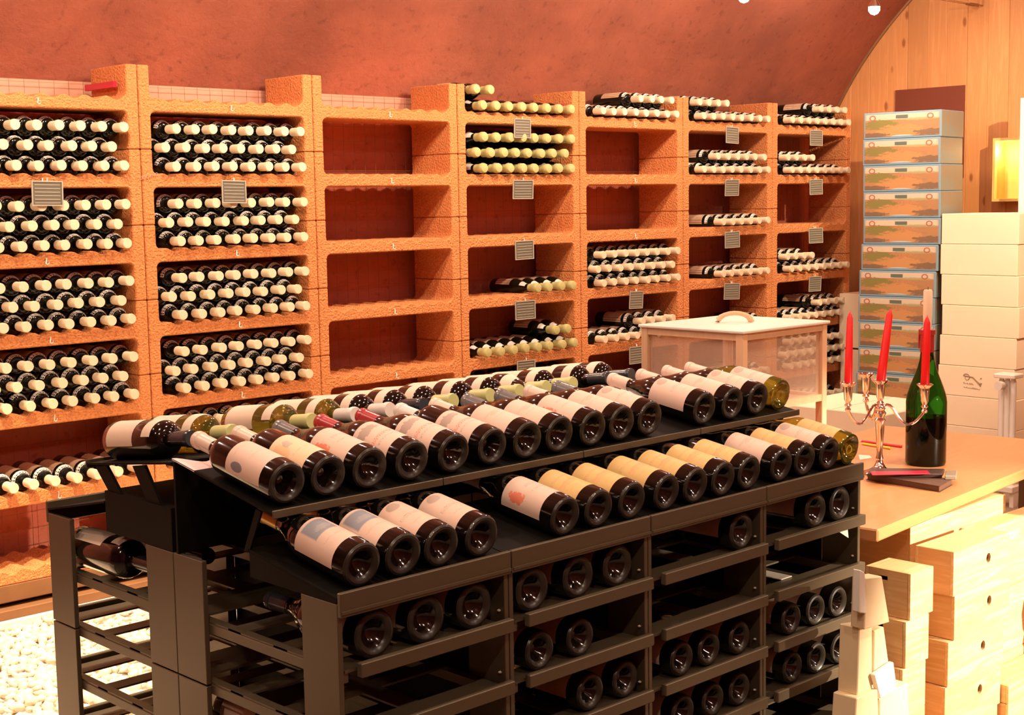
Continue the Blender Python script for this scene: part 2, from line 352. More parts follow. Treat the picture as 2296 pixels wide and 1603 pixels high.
# ------------------------------------------------------------------ setting
FL = -1.5; XE = 4.6; XW = -6.0
yc, a_, z0v, b_v = -2.3, 2.81, -.443, 2.17
def vault_pt(y): return z0v + b_v*math.sqrt(max(0, 1-((y-yc)/a_)**2))
tag(B(XW, XE+.1, -5.2, .40, FL-.1, FL).build('floor', M['concrete']), kind='structure')
ya, za = .31, .372
arc = []
t0 = math.atan2((za-z0v)/b_v, (ya-yc)/a_)
for i in range(65):
    t = t0 + (PI-2*t0)*i/64; arc.append((yc+a_*math.cos(t), z0v+b_v*math.sin(t)))
prof = arc + [(y*1.0+(y-yc)*.05, z+.15) for y, z in arc[::-1]]
cl = MB(); nx = 40
for i in range(nx+1):
    x = XW+(XE+.02-XW)*i/nx
    cl.v += [(x, y, z) for y, z in arc]
for i in range(nx):
    for k in range(64): cl.f.append((i*65+k, i*65+k+1, (i+1)*65+k+1, (i+1)*65+k))
tag(cl.build('ceiling', M['plaster'], smooth=True, recalc=False), kind='structure')
yb = arc[-1][0]
tag(B(XW, XE, .30, .40, FL, za).build('wall_back', M['wallplaster']), kind='structure')
tag(B(XW, XE, yb-.1, yb, FL, za).build('wall_front', M['plaster']), kind='structure')
tag(MB().prism([(.4, FL), (.4, za)]+arc+[(yb, FL)], 'X', XW-.1, XW).build('wall_left', M['plaster']), kind='structure')
# end wall of pine planks
we = tag(bpy.data.objects.new('wall_end', None), kind='structure'); COL.objects.link(we); we.location = (XE, 0, FL)
pw = .118; y = .30; i = 0
while y > -5.0:
    y1 = y-pw; zt = max(za, min(vault_pt(min(.3, y)), vault_pt(max(y1, -4.9)))+.12) if y < .25 else .62
    B(XE+random.uniform(0, .003), XE+.03, y1+.0005, y-.0005, FL, max(zt, .7)+.15).build('plank', M['pine'], we, bevel=.002); y = y1; i += 1
rebase(we)
tag(B(XE+.03, XE+.06, -5.1, .4, FL, 2.1).build('wall_end_backing', M['brownpanel']), kind='structure')
# dark seam trim where vault meets the pine wall
tr = MB().tube([(XE-.006, y, z) for y, z in arc], .010, 6).build('trim_1', M['cable'], smooth=True); tag(tr, kind='structure')

# clay sill, edging and pebble bed under the terracotta wall
tag(B(-2.6, 4.33, .0, .28, -1.33, -1.272).build('trim_2', M['sill'], bevel=.003), kind='structure')
tag(B(-2.6, 4.33, -.035, .29, FL, -1.345).build('trim_3', M['sill'], bevel=.003), kind='structure')
tag(B(-2.6, .9, -.055, -.036, FL, -1.375).build('trim_4', M['edging'], bevel=.002), kind='structure')
tag(B(-2.6, .9, -1.50, -.056, FL, -1.410).build('pebble_bed_base', M['edging']), kind='structure')
tag(B(-2.6, 4.33, .286, .2995, .300, .371).build('trim_7', M['ledge']), kind='structure')
tag(B(-2.6, .9, -1.53, -1.50, FL, -1.385).build('trim_5', M['sill'], bevel=.002), kind='structure')
def pebbles():
    bm = bmesh.new(); bmesh.ops.create_icosphere(bm, subdivisions=1, radius=1)
    bv = np.array([v.co[:] for v in bm.verts]); bf = np.array([[v.index for v in f.verts] for f in bm.faces]); bm.free()
    P = []; sp = .028
    for iy in range(int(1.42/sp)):
        for ix in range(int(3.0/sp)):
            P.append((-2.2+(ix+.5*(iy % 2))*sp+random.uniform(-.008, .008), -.07-iy*sp+random.uniform(-.008, .008), -1.404+random.uniform(0, .014)))
    P = np.array(P); n = len(P)
    sx = rng.uniform(.013, .025, (n, 1)); s3 = np.concatenate([sx, sx*rng.uniform(.65, .95, (n, 1)), sx*rng.uniform(.45, .7, (n, 1))], 1)
    A = rng.uniform(0, 2*np.pi, n); T = rng.normal(0, .25, (n, 2))
    V = bv[None]*s3[:, None]*(1+rng.normal(0, .06, (n, len(bv), 1)))
    c, s = np.cos(A)[:, None], np.sin(A)[:, None]
    X = V[..., 0]*c-V[..., 1]*s; Y = V[..., 0]*s+V[..., 1]*c; Z = V[..., 2]+X*T[:, :1]+Y*T[:, 1:]
    V = np.stack([X, Y, Z], -1)+P[:, None]
    Fc = (bf[None]+(np.arange(n)*len(bv))[:, None, None]).reshape(-1, 3)
    me = bpy.data.meshes.new('pebbles'); V = V.reshape(-1, 3)
    me.vertices.add(len(V)); me.vertices.foreach_set('co', V.ravel()); me.loops.add(Fc.size); me.loops.foreach_set('vertex_index', Fc.ravel().astype(np.int32))
    me.polygons.add(len(Fc)); me.polygons.foreach_set('loop_start', np.arange(0, Fc.size, 3, dtype=np.int32)); me.update(calc_edges=True)
    me.polygons.foreach_set('use_smooth', [True]*len(Fc)); me.materials.append(M['pebble'])
    tag(obj('pebbles', me), 'pale rounded pebbles spread on the floor below the terracotta shelves', 'pebbles', kind='stuff')
pebbles()

# ------------------------------------------------------------------ terracotta shelf blocks
W = .72; T = .0435; H = .2558; DEP = .245; ST = .045
def block_profile(zb, zt, lower=True):
    """outline of an H shaped block, shelf underside at z=0"""
    wo = W/2-.0016; wi = W/2-T; rr = .018; p = [(-wo, zb), (-wo, zt), (-wi, zt)]
    p += [(-wi, ST+rr)] + [(-wi+rr*(1-math.cos(t)), ST+rr*(1-math.sin(t))) for t in (PI/6, PI/3)]
    n = 8*8; x0 = -wi+rr; x1 = wi-rr; pit = .0745
    for i in range(n+1):
        x = x0+(x1-x0)*i/n; ph = (x-(wi-.037))/pit
        p.append((x, ST-.004-.0065*math.cos(2*PI*ph)))
    p += [(wi-rr*(1-math.cos(t)), ST+rr*(1-math.sin(t))) for t in (PI/3, PI/6)] + [(wi, ST+rr), (wi, zt), (wo, zt), (wo, zb)]
    if zb < -.01:
        p += [(wi, zb), (wi, -rr)] + [(wi-rr*(1-math.cos(t)), -rr*(1-math.sin(t))) for t in (PI/6, PI/3)] + [(wi-rr, 0), (-wi+rr, 0)]
        p += [(-wi+rr*(1-math.cos(t)), -rr*(1-math.sin(t))) for t in (PI/3, PI/6)] + [(-wi, -rr), (-wi, zb)]
    return p
def block_mesh(zb, zt): return MB().prism(block_profile(zb, zt), 'Y', 0, DEP).mesh('terracotta_block', M['terracotta'], bevel=.0035)
bm_top = block_mesh(-H/2+.0008, .155); bm_mid = block_mesh(-H/2+.0008, H/2-.0008); bm_low = block_mesh(0, H/2-.0008)
hk = MB().tube([(0, .006, .030), (0, -.008, .030), (-.004, -.014, .022), (-.007, -.016, .014), (-.004, -.020, .010), (.0, -.022, .013), (.002, -.022, .020)], .0018, 6).mesh('hook', M['hook'], smooth=True)
XC = lambda c: -.36+W*c           # column centre, columns A..G are 0..6
COLN = ['first', 'second', 'third', 'fourth', 'fifth', 'sixth', 'seventh']
LEV = ['topmost', 'second from top', 'third from top', 'fourth from top', 'fifth from top', 'sixth from top', 'lowest']
for c in range(7):
    for k in range(1, 8):
        z = -(k-2)*H
        if k == 7: z = -1.272
        b = thing('terracotta_block', f'orange terracotta shelf block, {LEV[k-1]} in the {COLN[c]} column from the left', 'shelf block', (XC(c), 0, z), group='terracotta shelf blocks')
        o = obj('shelf', bm_top if k == 1 else bm_low if k == 7 else bm_mid, b)
        if k < 7: h_ = obj('hook', hk, b); h_.location = (0.0, 0, 0)
# wire mesh panel behind each column
wm = MB()
for i in range(14):
    x = -W/2+.012+i*(W-.024)/13; wm.bar((x, 0, -1.25), (x, 0, .368), .0012, .0012, up=(0, 1, 0))
for j in range(28):
    z = -1.22+j*.0585; wm.bar((-W/2+.01, -.002, z), (W/2-.01, -.002, z), .0012, .0012)
wme = wm.mesh('wire_grid', M['wire'], recalc=False)
for c in range(7):
    o = obj('wire_grid', wme); o.location = (XC(c), .258, 0)
    tag(o, f'thin rusty wire grid behind the {COLN[c]} terracotta column from the left', 'wire grid', 'wire grids behind the shelves')

# small sign holders hanging from the hooks
sg_plate = B(-.053, .053, -.003, 0, -.080, 0).mesh('plate', M['signplate'], bevel=.001)
fr = MB(); fr.box(-.053, .053, -.005, -.003, -.004, 0); fr.box(-.053, .053, -.005, -.003, -.080, -.0765)
fr.box(-.053, -.049, -.005, -.003, -.0765, -.004); fr.box(.049, .053, -.005, -.003, -.0765, -.004)
sg_frame = fr.mesh('frame', M['signline'])
sg_row = B(-.043, .043, -.0042, -.003, -.0012, .0012).mesh('rule', M['signline'])
sg_ring = MB().tube([(0, -.003, -.004), (-.002, -.004, .006), (0, -.004, .011), (.002, -.004, .006), (0, -.003, -.004)], .0009, 6).mesh('ring', M['hook'])
SIGNS = {0: [2], 1: [2], 3: [1, 2, 3, 4, 5], 4: [4, 5], 5: [1, 2, 3, 4], 6: [1, 2, 3, 4]}
COMP = ['open top', 'top', 'second', 'third', 'fourth', 'fifth', 'sixth']
for c, ks in SIGNS.items():
    for k in ks:
        s = thing('sign_holder', f'small grey ruled sign hanging over the {COMP[k]} compartment of the {COLN[c]} terracotta column', 'sign', (XC(c)+{0: 0, 1: -.023}.get(c, -.03), -.036, -(k-2)*H+.022), group='small signs hanging on the shelves')
        s.rotation_euler = (R(random.uniform(-2, 3)), R(random.uniform(-2, 2)), R(random.uniform(-10, 6)))
        obj('plate', sg_plate, s); obj('frame', sg_frame, s); obj('ring', sg_ring, s)
        for q in range(6):
            r_ = obj('rule', sg_row, s); r_.location = (0, 0, -.013-.0115*q)

for x_, wd in ((-.06, 'first'), (2.10, 'fourth')):
    t = thing('red_strip', f'thin red strip lying against the top block wall of the {wd} terracotta column', 'strip', (x_, .15, .345))
    B(x_-.012, x_, .035, .235, .335, .355).build('strip', M['redbook'], t); rebase(t)
# ------------------------------------------------------------------ bottles
def prof_burg(r, L, rn=.0142):
    zs = [(0.0, r*.0), (.0, 0)]
    pr_ = [(0, .026), (.008, .0245), (r*.45, .014), (r*.66, .003), (r*.80, 0), (r*.93, .0018), (r, .009), (r, .50*L)]
    for t in (.12, .25, .4, .55, .7, .85, 1.0):
        q = .5-.5*math.cos(PI*t); pr_.append((r+(rn-r)*(q**.92), L*(.50+.29*t)))
    return pr_ + [(rn, L*.955), (rn+.0016, L*.958), (rn+.0016, L*.985), (rn, L*.99), (rn-.002, L), (0, L)]
def prof_bord(r, L, rn=.0138):
    pr_ = [(0, .03), (.008, .028), (r*.45, .016), (r*.66, .003), (r*.80, 0), (r*.93, .0018), (r, .009), (r, .615*L)]
    for a in (15, 30, 45, 60, 75, 88):
        pr_.append((rn+.001+(r-rn-.001)*math.cos(R(a)), L*(.615+.105*math.sin(R(a)))))
    return pr_ + [(rn+.0006, L*.75), (rn, L*.82), (rn, L*.955), (rn+.0016, L*.958), (rn+.0016, L*.985), (rn, L*.99), (rn-.002, L), (0, L)]
def r_at(pf, z):
    q = [p for p in pf[4:]]
    for a, b in zip(q, q[1:]):
        if a[1] <= z <= b[1] and b[1] > a[1]: return a[0]+(b[0]-a[0])*(z-a[1])/(b[1]-a[1])
    return q[-1][0]
def label_mesh(name, pf, z0, z1, half, m, n=14, k=5, off=.0005, oval=False):
    """paper patch; its middle faces local +X"""
    me = bpy.data.meshes.new(name); vs = []; fs = []; uv = []
    for j in range(k+1):
        v = j/k; z = z0+(z1-z0)*v; r = r_at(pf, z)+off
        hw = half*(math.sqrt(max(.02, 1-(2*v-1)**2)) if oval else 1)
        for i in range(n+1):
            u = i/n; a = -hw+2*hw*u; vs.append((r*math.cos(a), r*math.sin(a), z)); uv.append((u, v))
    for j in range(k):
        for i in range(n): a = j*(n+1)+i; fs.append((a, a+1, a+n+2, a+n+1))
    me.from_pydata(vs, [], fs); l = me.uv_layers.new(name='UVMap')
    for lp in me.loops: l.data[lp.index].uv = uv[lp.vertex_index]
    me.materials.append(m); me.polygons.foreach_set('use_smooth', [True]*len(me.polygons)); return me
def capsule_mesh(pf, L, z0, m, rn=.0142, fat=0, n=20):
    if fat:   # foil over a wired cork: bulging
        p = [(rn+.0008, z0), (rn+.0005, z0+.01), (rn+.001, L-.032), (rn+.0035, L-.026), (rn+.0045, L-.016), (rn+.0040, L-.006), (rn+.001, L-.0005), (rn*.5, L+.0015), (0, L+.002)]
    else: p = [(rn+.0008, z0), (rn+.0008, L-.014), (rn+.0026, L-.012), (rn+.0026, L-.003), (rn+.0012, L+.0008), (0, L+.0008)]
    return MB().lathe(p, n).mesh('capsule', m, smooth=True, recalc=False)
_cache = {}
def bottle_meshes(kind, r, L, glass, n=28):
    key = (kind, r, L, glass, n)
    if key not in _cache:
        pf = prof_burg(r, L) if kind == 'burg' else prof_bord(r, L)
        _cache[key] = (pf, MB().lathe(pf, n, closed=False).mesh('glass', M[glass], smooth=True, recalc=True, merge=1e-6))
    return _cache[key]
def cached(key, fn):
    if key not in _cache: _cache[key] = fn()
    return _cache[key]
def orient(o, base, axis, face):
    z = Vector(axis).normalized(); x = Vector(face); x = (x-z*x.dot(z)).normalized(); y_ = z.cross(x)
    o.matrix_world = Matrix.Translation(base) @ Matrix((x, y_, z)).transposed().to_4x4()
def wine_bottle(label, base, axis, face, kind='bord', r=.0375, L=.285, glass='glass_dark', lab='lab_text', cap='pinkfoil', capz=None, group=None,
                lz=(.11, .47), half=R(80), neck=None, fat=False, name='wine_bottle', n=32):
    o = thing(name, label, 'bottle', group=group)
    pf, gm = bottle_meshes(kind, r, L, glass, n)
    obj('glass', gm, o)
    if glass == 'glass_dark': obj('base_rim', cached(('rim', r), lambda: MB().lathe([(r*.58, .0066), (r*.66, .0024), (r*.80, -.0006), (r*.90, .0004), (r*.97, .0040), (r*.94, .0048)], n, closed=False).mesh('base_rim', M['glass_rim'], smooth=True)), o)
    if cap: obj('capsule', cached(('cap', kind, L, cap, capz, fat), lambda: capsule_mesh(pf, L, (capz or .79)*L, M[cap], fat=fat)), o)
    if lab: obj('label', cached(('lab', kind, r, L, lab, lz, half), lambda: label_mesh('label', pf, lz[0]*L, lz[1]*L, half, M[lab])), o)
    if neck: obj('neck_label', cached(('nl', kind, r, L, neck), lambda: label_mesh('neck_label', pf, .56*L, .66*L, R(62), M[neck], oval=False)), o)
    orient(o, base, axis, face)
    return o

# ---- cellar bottles lying in the terracotta compartments
PIT = .0745; BR = .0362; ROWH = .0640; BL_ = .277
def cell_spots(c, k, rows):
    """rows: list (bottom first) of iterables with positions 0..7 counted from the left"""
    out = []; wi = W/2-T; zs = (-(k-2)*H - H + ST) if k < 6 else (-1.272+ST if k == 6 else 0)
    for j, idx in enumerate(rows):
        for i in idx:
            x = XC(c)+(wi-BR-.0005-(7-i)*PIT if j % 2 == 0 else -wi+BR+.0005+i*PIT)
            out.append((i, j, x, zs-.010+BR+ROWH*j))
    return out
ALL = range(8); A7 = range(1, 8)
CREAM = {(0, 1): [A7]*3, (0, 2): [A7]*3, (0, 3): [A7]*3, (0, 4): [A7]*3, (0, 5): [A7],
         (1, 1): [ALL]*3, (1, 2): [ALL]*3, (1, 3): [ALL]*3, (1, 4): [ALL]*3, (1, 5): [ALL]*3,
         (4, 0): [ALL, range(4, 8)], (4, 3): [ALL]*3, (4, 4): [ALL, range(4, 8)],
         (5, 0): [ALL, range(0, 4)], (5, 1): [ALL, range(2, 8)], (5, 2): [range(2, 8)], (5, 3): [range(2, 8)], (5, 4): [range(6, 8)], (5, 5): [ALL]}
LIME = {(3, 0): [ALL, range(0, 2)], (3, 1): [ALL]*3, (3, 3): [range(4, 8)], (3, 4): [ALL, range(6, 8)], (3, 5): [ALL]*3, (4, 5): [ALL, range(0, 3)]}
FAR = {(6, 0): [ALL, range(4, 8)], (6, 1): [ALL, range(0, 4)], (6, 3): [ALL, range(0, 4)], (6, 4): [ALL, range(4, 8)], (6, 5): [ALL]*3, (6, 6): [ALL]*2}
pfc, glass_c = bottle_meshes('bord', BR-.0004, BL_, 'glass_shelf', 20)
cap_c = capsule_mesh(pfc, BL_, .81*BL_, M['cream'], n=16, rn=.0150)
lab_c = label_mesh('label', pfc, .20*BL_, .60*BL_, R(85), M['tanlabel'], n=8, k=1)
nl_c = label_mesh('neck_label', pfc, .655*BL_, .70*BL_, R(80), M['whitefoil'], n=8, k=2)
pfl, glass_l = bottle_meshes('burg', BR-.0004, BL_, 'glass_shelf', 20)
cap_l = capsule_mesh(pfl, BL_, .80*BL_, M['lime'], n=16, rn=.0165, fat=True)
lab_l = label_mesh('label', pfl, .14*BL_, .46*BL_, R(85), M['tanlabel'], n=8, k=1)
nl_l = label_mesh('neck_label', pfl, .64*BL_, .74*BL_, R(80), M['whitefoil'], n=8, k=2)
ROWN = ['bottom', 'middle', 'upper']
def fill(cells, meshes, capword, group):
    proto = None
    for (c, k), rows in cells.items():
        nr = len(rows)
        for (i, j, x, z) in cell_spots(c, k, rows):
            rown = '' if nr == 1 else f', {ROWN[j] if nr == 3 else ("lower" if j == 0 else "upper")} row'
            lb = f'{capword} bottle {ORD[7-i]} from right{rown}, {COMP[k]} compartment, {COLN[c]} terracotta column'
            if proto is None:
                o = proto = thing('cellar_bottle', lb, 'bottle', group=group)
                for nme, me in zip(('glass', 'capsule', 'label', 'neck_label'), meshes): obj(nme, me, o)
            else:
                o = copy_tree(proto); o['label'] = lb
            yb_ = .246+random.uniform(-.006, .0); d = Vector((random.uniform(-.012, .012), -1, random.uniform(-.006, .004)))
            a = random.uniform(-.5, .5)
            orient(o, (x, yb_, z), d, (math.sin(a), 0, math.cos(a)))
fill(CREAM, (glass_c, cap_c, lab_c, nl_c), 'cream-capped', 'cream-capped bottles in the terracotta shelves')
fill(LIME, (glass_l, cap_l, lab_l, nl_l), 'lime-foiled', 'lime-foiled bottles in the terracotta shelves')
# the farthest column's bottles, past three hundred of their kind: one object
bmf = bmesh.new(); mats_far = [M['glass_shelf'], M['cream'], M['tanlabel'], M['whitefoil']]
for (c, k), rows in FAR.items():
    for (i, j, x, z) in cell_spots(c, k, rows):
        mt = Matrix.Translation((x, .236, z)) @ Matrix(((1, 0, 0), (0, 0, 1), (0, 1, 0))).transposed().to_4x4()
        zx = Vector((0, -1, 0)); xx = Vector((0, 0, 1)); yy = zx.cross(xx)
        mt = Matrix.Translation((x, .236, z)) @ Matrix((xx, yy, zx)).transposed().to_4x4()
        for q, me in enumerate((glass_c, cap_c, lab_c, nl_c)):
            n0 = len(bmf.verts); f0 = len(bmf.faces); bmf.from_mesh(me); bmf.verts.ensure_lookup_table(); bmf.faces.ensure_lookup_table()
            bmesh.ops.transform(bmf, matrix=mt, verts=bmf.verts[n0:])
            for f in bmf.faces[f0:]: f.material_index = q; f.smooth = True
mef = bpy.data.meshes.new('far_cellar_bottles'); bmf.to_mesh(mef); bmf.free()
for m in mats_far: mef.materials.append(m)
tag(obj('far_cellar_bottles', mef), 'cream-capped bottles filling the last terracotta column beside the pine wall', 'bottles', kind='stuff')

# ------------------------------------------------------------------ black display rack
X0, MW = -1.147, .377
YF, YM, YR = -2.583, -2.085, -1.583
BK = M['black']; RG = M['rack_grey']
SH = [-.812-.113*k for k in range(6)]
def rack_unit(m, front):
    x0 = X0+m*MW+.001; x1 = x0+MW-.002
    ya_, yb_ = (YF, YM-.001) if front else (YM+.001, YR)
    side = 'front' if front else 'wall'
    pos = ['nearest', 'second nearest', 'third nearest', 'farthest'][m]
    u = thing('rack_unit', f'black metal bottle rack unit on the {"room" if front else "wall"} side, {pos} to the camera end', 'wine rack', ((x0+x1)/2, (ya_+yb_)/2, FL), group='black metal rack units')
    segs = [(-.70, -.928), (-.931, -1.158), (-1.161, -1.388), (-1.391, -1.5)]
    for xs in ((x0, x0+.010), (x1-.010, x1)):
        for ys in ((ya_, ya_+.098), (yb_-.098, yb_)):
            for (a, b) in segs: B(xs[0], xs[1], ys[0], ys[1], b, a).build('post', RG, u, bevel=.001)
    if not (m == 0): B(x0+.010, x0+.0115, ya_+.098, yb_-.098, FL, -.70).build('side_panel', BK, u)
    if m == 3: B(x1-.0115, x1-.010, ya_+.098, yb_-.098, FL, -.70).build('side_panel', BK, u)
    for k, z in enumerate(SH):
        s = MB()
        for (p, q) in ((.0, .055), (.16, .20), (.30, .34), (.442, .497)):
            s.box(x0+.012, x1-.012, ya_+p, ya_+q, z-.004, z)
        s.box(x0+.012, x0+.03, ya_+.055, ya_+.442, z-.0038, z-.0002); s.box(x1-.03, x1-.012, ya_+.055, ya_+.442, z-.0038, z-.0002)
        s.box((x0+x1)/2-.022, (x0+x1)/2+.022, ya_+.055, ya_+.442, z-.0039, z-.0001)
        sh = s.build('shelf', RG, u)
        yl = (ya_-.016, ya_-.002) if front else (yb_+.002, yb_+.016)
        B(x0+.034, x1-.001, yl[0], yl[1], z-.014, z+.010).build('lip', RG, sh, bevel=.0015)
        for xs in ((x0+.010, x0+.022), (x1-.022, x1-.010)):
            B(xs[0], xs[1], ya_+.004, yb_-.004, z-.022, z-.004).build('rail', RG, sh, bevel=.001)
    yy_ = ya_+.012 if front else yb_-.012
    for z in SH:
        for xx in (x0+.0125, x1-.0125): MB().lathe([(0, -.002), (.003, -.001), (.0035, .001), (0, .003)], 8, xx, yy_, z+.022).build('screw', M['hook'], u, smooth=True)
    rebase(u)
def scallop(x0, x1, ylow, yhigh, zlow, zhigh, n=4):
    """neck rest: sloping plate whose lower edge is cut in waves for the necks"""
    pts = []; 
    for i in range(49):
        t = i/48; wv = .5+.5*math.cos(2*PI*(t*n))
        pts.append((x0+(x1-x0)*t, wv))
    vs = []; fs = []
    for x, wv in pts:
        q = .55*(1-wv); 
        for s_ in (1.0, q): vs.append((x, yhigh+(ylow-yhigh)*s_, zhigh+(zlow-zhigh)*s_))
    mb = MB(); k = len(pts)
    top = [(v[0], v[1], v[2]+.0015) for v in vs]; bot = [(v[0], v[1], v[2]-.0015) for v in vs]
    mb.v = top+bot; o = len(top)
    for i in range(k-1):
        a, b, c, d = 2*i, 2*i+1, 2*i+3, 2*i+2
        mb.f += [(a, b, c, d), (o+a, o+d, o+c, o+b), (a, d, o+d, o+a), (b, o+b, o+c, c)]
    return mb
def front_decks(m):
    x0 = X0+m*MW+.0012; x1 = x0+MW-.0024; pos = ['nearest the camera', 'second along the rack', 'third along the rack', 'at the table end'][m]
    t = thing('lower_display_tray', f'black sloping lower display tray with a deep front lip, {pos}', 'display tray', ((x0+x1)/2, -2.45, -.70), group='lower display trays')
    MB().prism([(-2.583, -.694), (-2.583, -.690), (-2.335, -.651), (-2.335, -.655)], 'X', x0, x1).build('plate', BK, t)
    lp = B(x0, x1, -2.592, -2.583, -.722, -.681).build('lip', RG, t, bevel=.0015)
    B(x0+.002, x1-.002, -2.5945, -2.592, -.716, -.711).build('groove', RG, t)
    MB().prism([(-2.582, -.7), (-2.582, -.694), (-2.338, -.656), (-2.338, -.7)], 'X', x0, x0+.002).build('side_plate', BK, t)
    MB().prism([(-2.582, -.7), (-2.582, -.694), (-2.338, -.656), (-2.338, -.7)], 'X', x1-.002, x1).build('side_plate', BK, t)
    rebase(t)
    u = thing('upper_display_stand', f'black raised display stand facing the room, {pos}', 'display stand', ((x0+x1)/2, -2.2, -.70), group='raised display stands facing the room')
    MB().prism([(-2.410, -.583), (-2.410, -.578), (-2.170, -.5365), (-2.170, -.5405)], 'X', x0, x1).build('plate', BK, u)
    scallop(x0, x1, -2.170, -2.095, -.5375, -.5245).build('neck_rest', M['restglare'], u)
    B(x0, x1, -2.414, -2.410, -.588, -.574).build('lip', RG, u, bevel=.001)
    B(x0, x1, -2.104, -2.098, -.699, -.530).build('back_panel', BK, u)
    for xs in ((x0, x0+.004), (x1-.004, x1)):
        MB().prism([(-2.338, -.655), (-2.322, -.655), (-2.362, -.578), (-2.378, -.581)], 'X', *xs).build('strut', BK, u)
    rebase(u)
def rear_decks(m):
    x0 = X0+m*MW+.0012; x1 = x0+MW-.0024; pos = ['nearest the camera', 'second along the rack', 'third along the rack', 'at the table end'][m]
    t = thing('rear_display_tray', f'black lower display tray facing the terracotta wall, {pos}', 'display tray', ((x0+x1)/2, -1.72, -.70), group='display trays facing the terracotta wall')
    MB().prism([(-1.583, -.694), (-1.583, -.690), (-1.83, -.640), (-1.83, -.644)], 'X', x0, x1).build('plate', BK, t)
    B(x0, x1, -1.583, -1.574, -.722, -.676).build('lip', RG, t, bevel=.0015)
    rebase(t)
    u = thing('rear_display_stand', f'black raised display stand on struts facing the terracotta wall, {pos}', 'display stand', ((x0+x1)/2, -1.95, -.70), group='raised display stands facing the terracotta wall')
    MB().prism([(-1.765, -.576), (-1.765, -.572), (-2.09, -.531), (-2.09, -.535)], 'X', x0, x1).build('plate', BK, u)
    B(x0, x1, -1.765, -1.761, -.582, -.566).build('lip', RG, u)
    for xs in (x0+.002, x1-.008):
        for q in ([(-1.797, -.575), (-1.842, -.568), (-1.905, -.625), (-1.855, -.625)], [(-1.945, -.556), (-1.990, -.549), (-2.050, -.625), (-2.000, -.625)]):
            MB().prism(q, 'X', xs, xs+.006).build('strut', BK, u)
    B(x0, x1, -2.084, -1.835, -.699, -.618).build('body', BK, u)
    rebase(u)
for m in range(4): rack_unit(m, True); rack_unit(m, False); front_decks(m); rear_decks(m)

# ---- bottles on the displays (axis: base towards the room, neck up and away)
AXF = Vector((0, math.cos(R(9)), math.sin(R(9)))); FACE = Vector((-.42, 0, 1))
UP = [(-1.106, 'lab_crest', 'pinkfoil', 'bord', 'pale label and dark round crest'), (-1.02, 'lab_sun', 'pinkfoil', 'bord', 'beige label with an orange and blue emblem'),
      (-.929, 'lab_red', 'greyfoil', 'burg', 'pale label with a red-orange seal and grey capsule'), (-.832, 'lab_house', 'redfoil', 'burg', 'grey house drawing, red lettering and red capsule'),
      (-.731, 'lab_house', 'redfoil', 'burg', 'grey house drawing, red lettering and red capsule'), (-.632, 'lab_house', 'whitefoil', 'bord', 'label with grey house drawing and white capsule'),
      (-.538, 'lab_text', 'pinkfoil', 'burg', 'pale plain-lettered label and pinkish capsule'), (-.448, 'lab_text', 'greyfoil', 'burg', 'pale plain-lettered label and grey capsule'),
      (-.350, 'lab_red', 'greyfoil', 'burg', 'pale label with a red seal and grey capsule'), (-.261, 'lab_text', 'pinkfoil', 'burg', 'pale plain label and pinkish capsule'),
      (-.171, 'lab_oval', 'greyfoil', 'burg', 'pale label with a grey oval'), (.015, 'lab_oval', 'pinkfoil', 'burg', 'pale label with a grey oval and long pink capsule'),
      (.117, 'lab_text', 'pinkfoil', 'burg', 'pale lettered label and pink capsule'), (.213, 'lab_oval', 'pinkfoil', 'burg', 'pale label with a grey oval and reddish base'),
      (.301, 'lab_oval', 'pinkfoil', 'burg', 'olive glass and a pale oval-marked label')]
for i, (x, lab, cap, kd, desc) in enumerate(UP):
    gl = 'glass_olive' if i == 14 else 'glass_dark'
    wine_bottle(f'bottle with {desc}, {ORD[i]} on upper display', (x, -2.402, -.535), AXF, FACE, kd, lab=lab, cap=cap, glass=gl,
                group='bottles on the upper display facing the room', r=.0375 if kd == 'bord' else .039, half=R(82))
LO = [(-1.084, 'lab_blue', 'goldfoil', 'pale label with a blue picture and gold capsule'), (-.997, 'lab_blue', 'goldfoil', 'pale label with a blue picture'), (-.913, 'lab_oval', 'pinkfoil', 'pale label with a grey oval'),
      (-.82, 'lab_oval', 'pinkfoil', 'pale label with a grey oval beside the empty gap'), (-.61, 'lab_red', 'pinkfoil', 'pale label with a red-orange seal'), (-.519, 'lab_yellow', 'greenfoil', 'yellow parchment label'),
      (-.424, 'lab_yellow', 'greenfoil', 'yellow parchment label'), (-.32, 'lab_yellow', 'greenfoil', 'yellow parchment label'), (-.229, 'lab_yellow', 'goldfoil', 'yellow parchment label'),
      (-.138, 'lab_yellow', 'greenfoil', 'yellow parchment label'), (-.049, 'lab_yellow', 'whitefoil', 'yellow parchment label'), (.067, 'lab_text', 'pinkfoil', 'pale lettered label'),
      (.155, 'lab_yellow', 'whitefoil', 'yellow parchment label'), (.251, 'lab_oval', 'pinkfoil', 'pinkish label with a grey oval'), (.333, 'lab_yellow', 'greenfoil', 'olive glass and yellow parchment label')]
for i, (x, lab, cap, desc) in enumerate(LO):
    wine_bottle(f'bottle with {desc}, {ORD[i]} on lower display', (x, -2.572, -.650), AXF, FACE, 'burg', lab=lab, cap=cap, glass='glass_olive' if i == 14 else 'glass_dark',
                group='bottles on the lower display facing the room', r=.039, half=R(82))
AXR = Vector((0, -math.cos(R(7)), math.sin(R(7))))
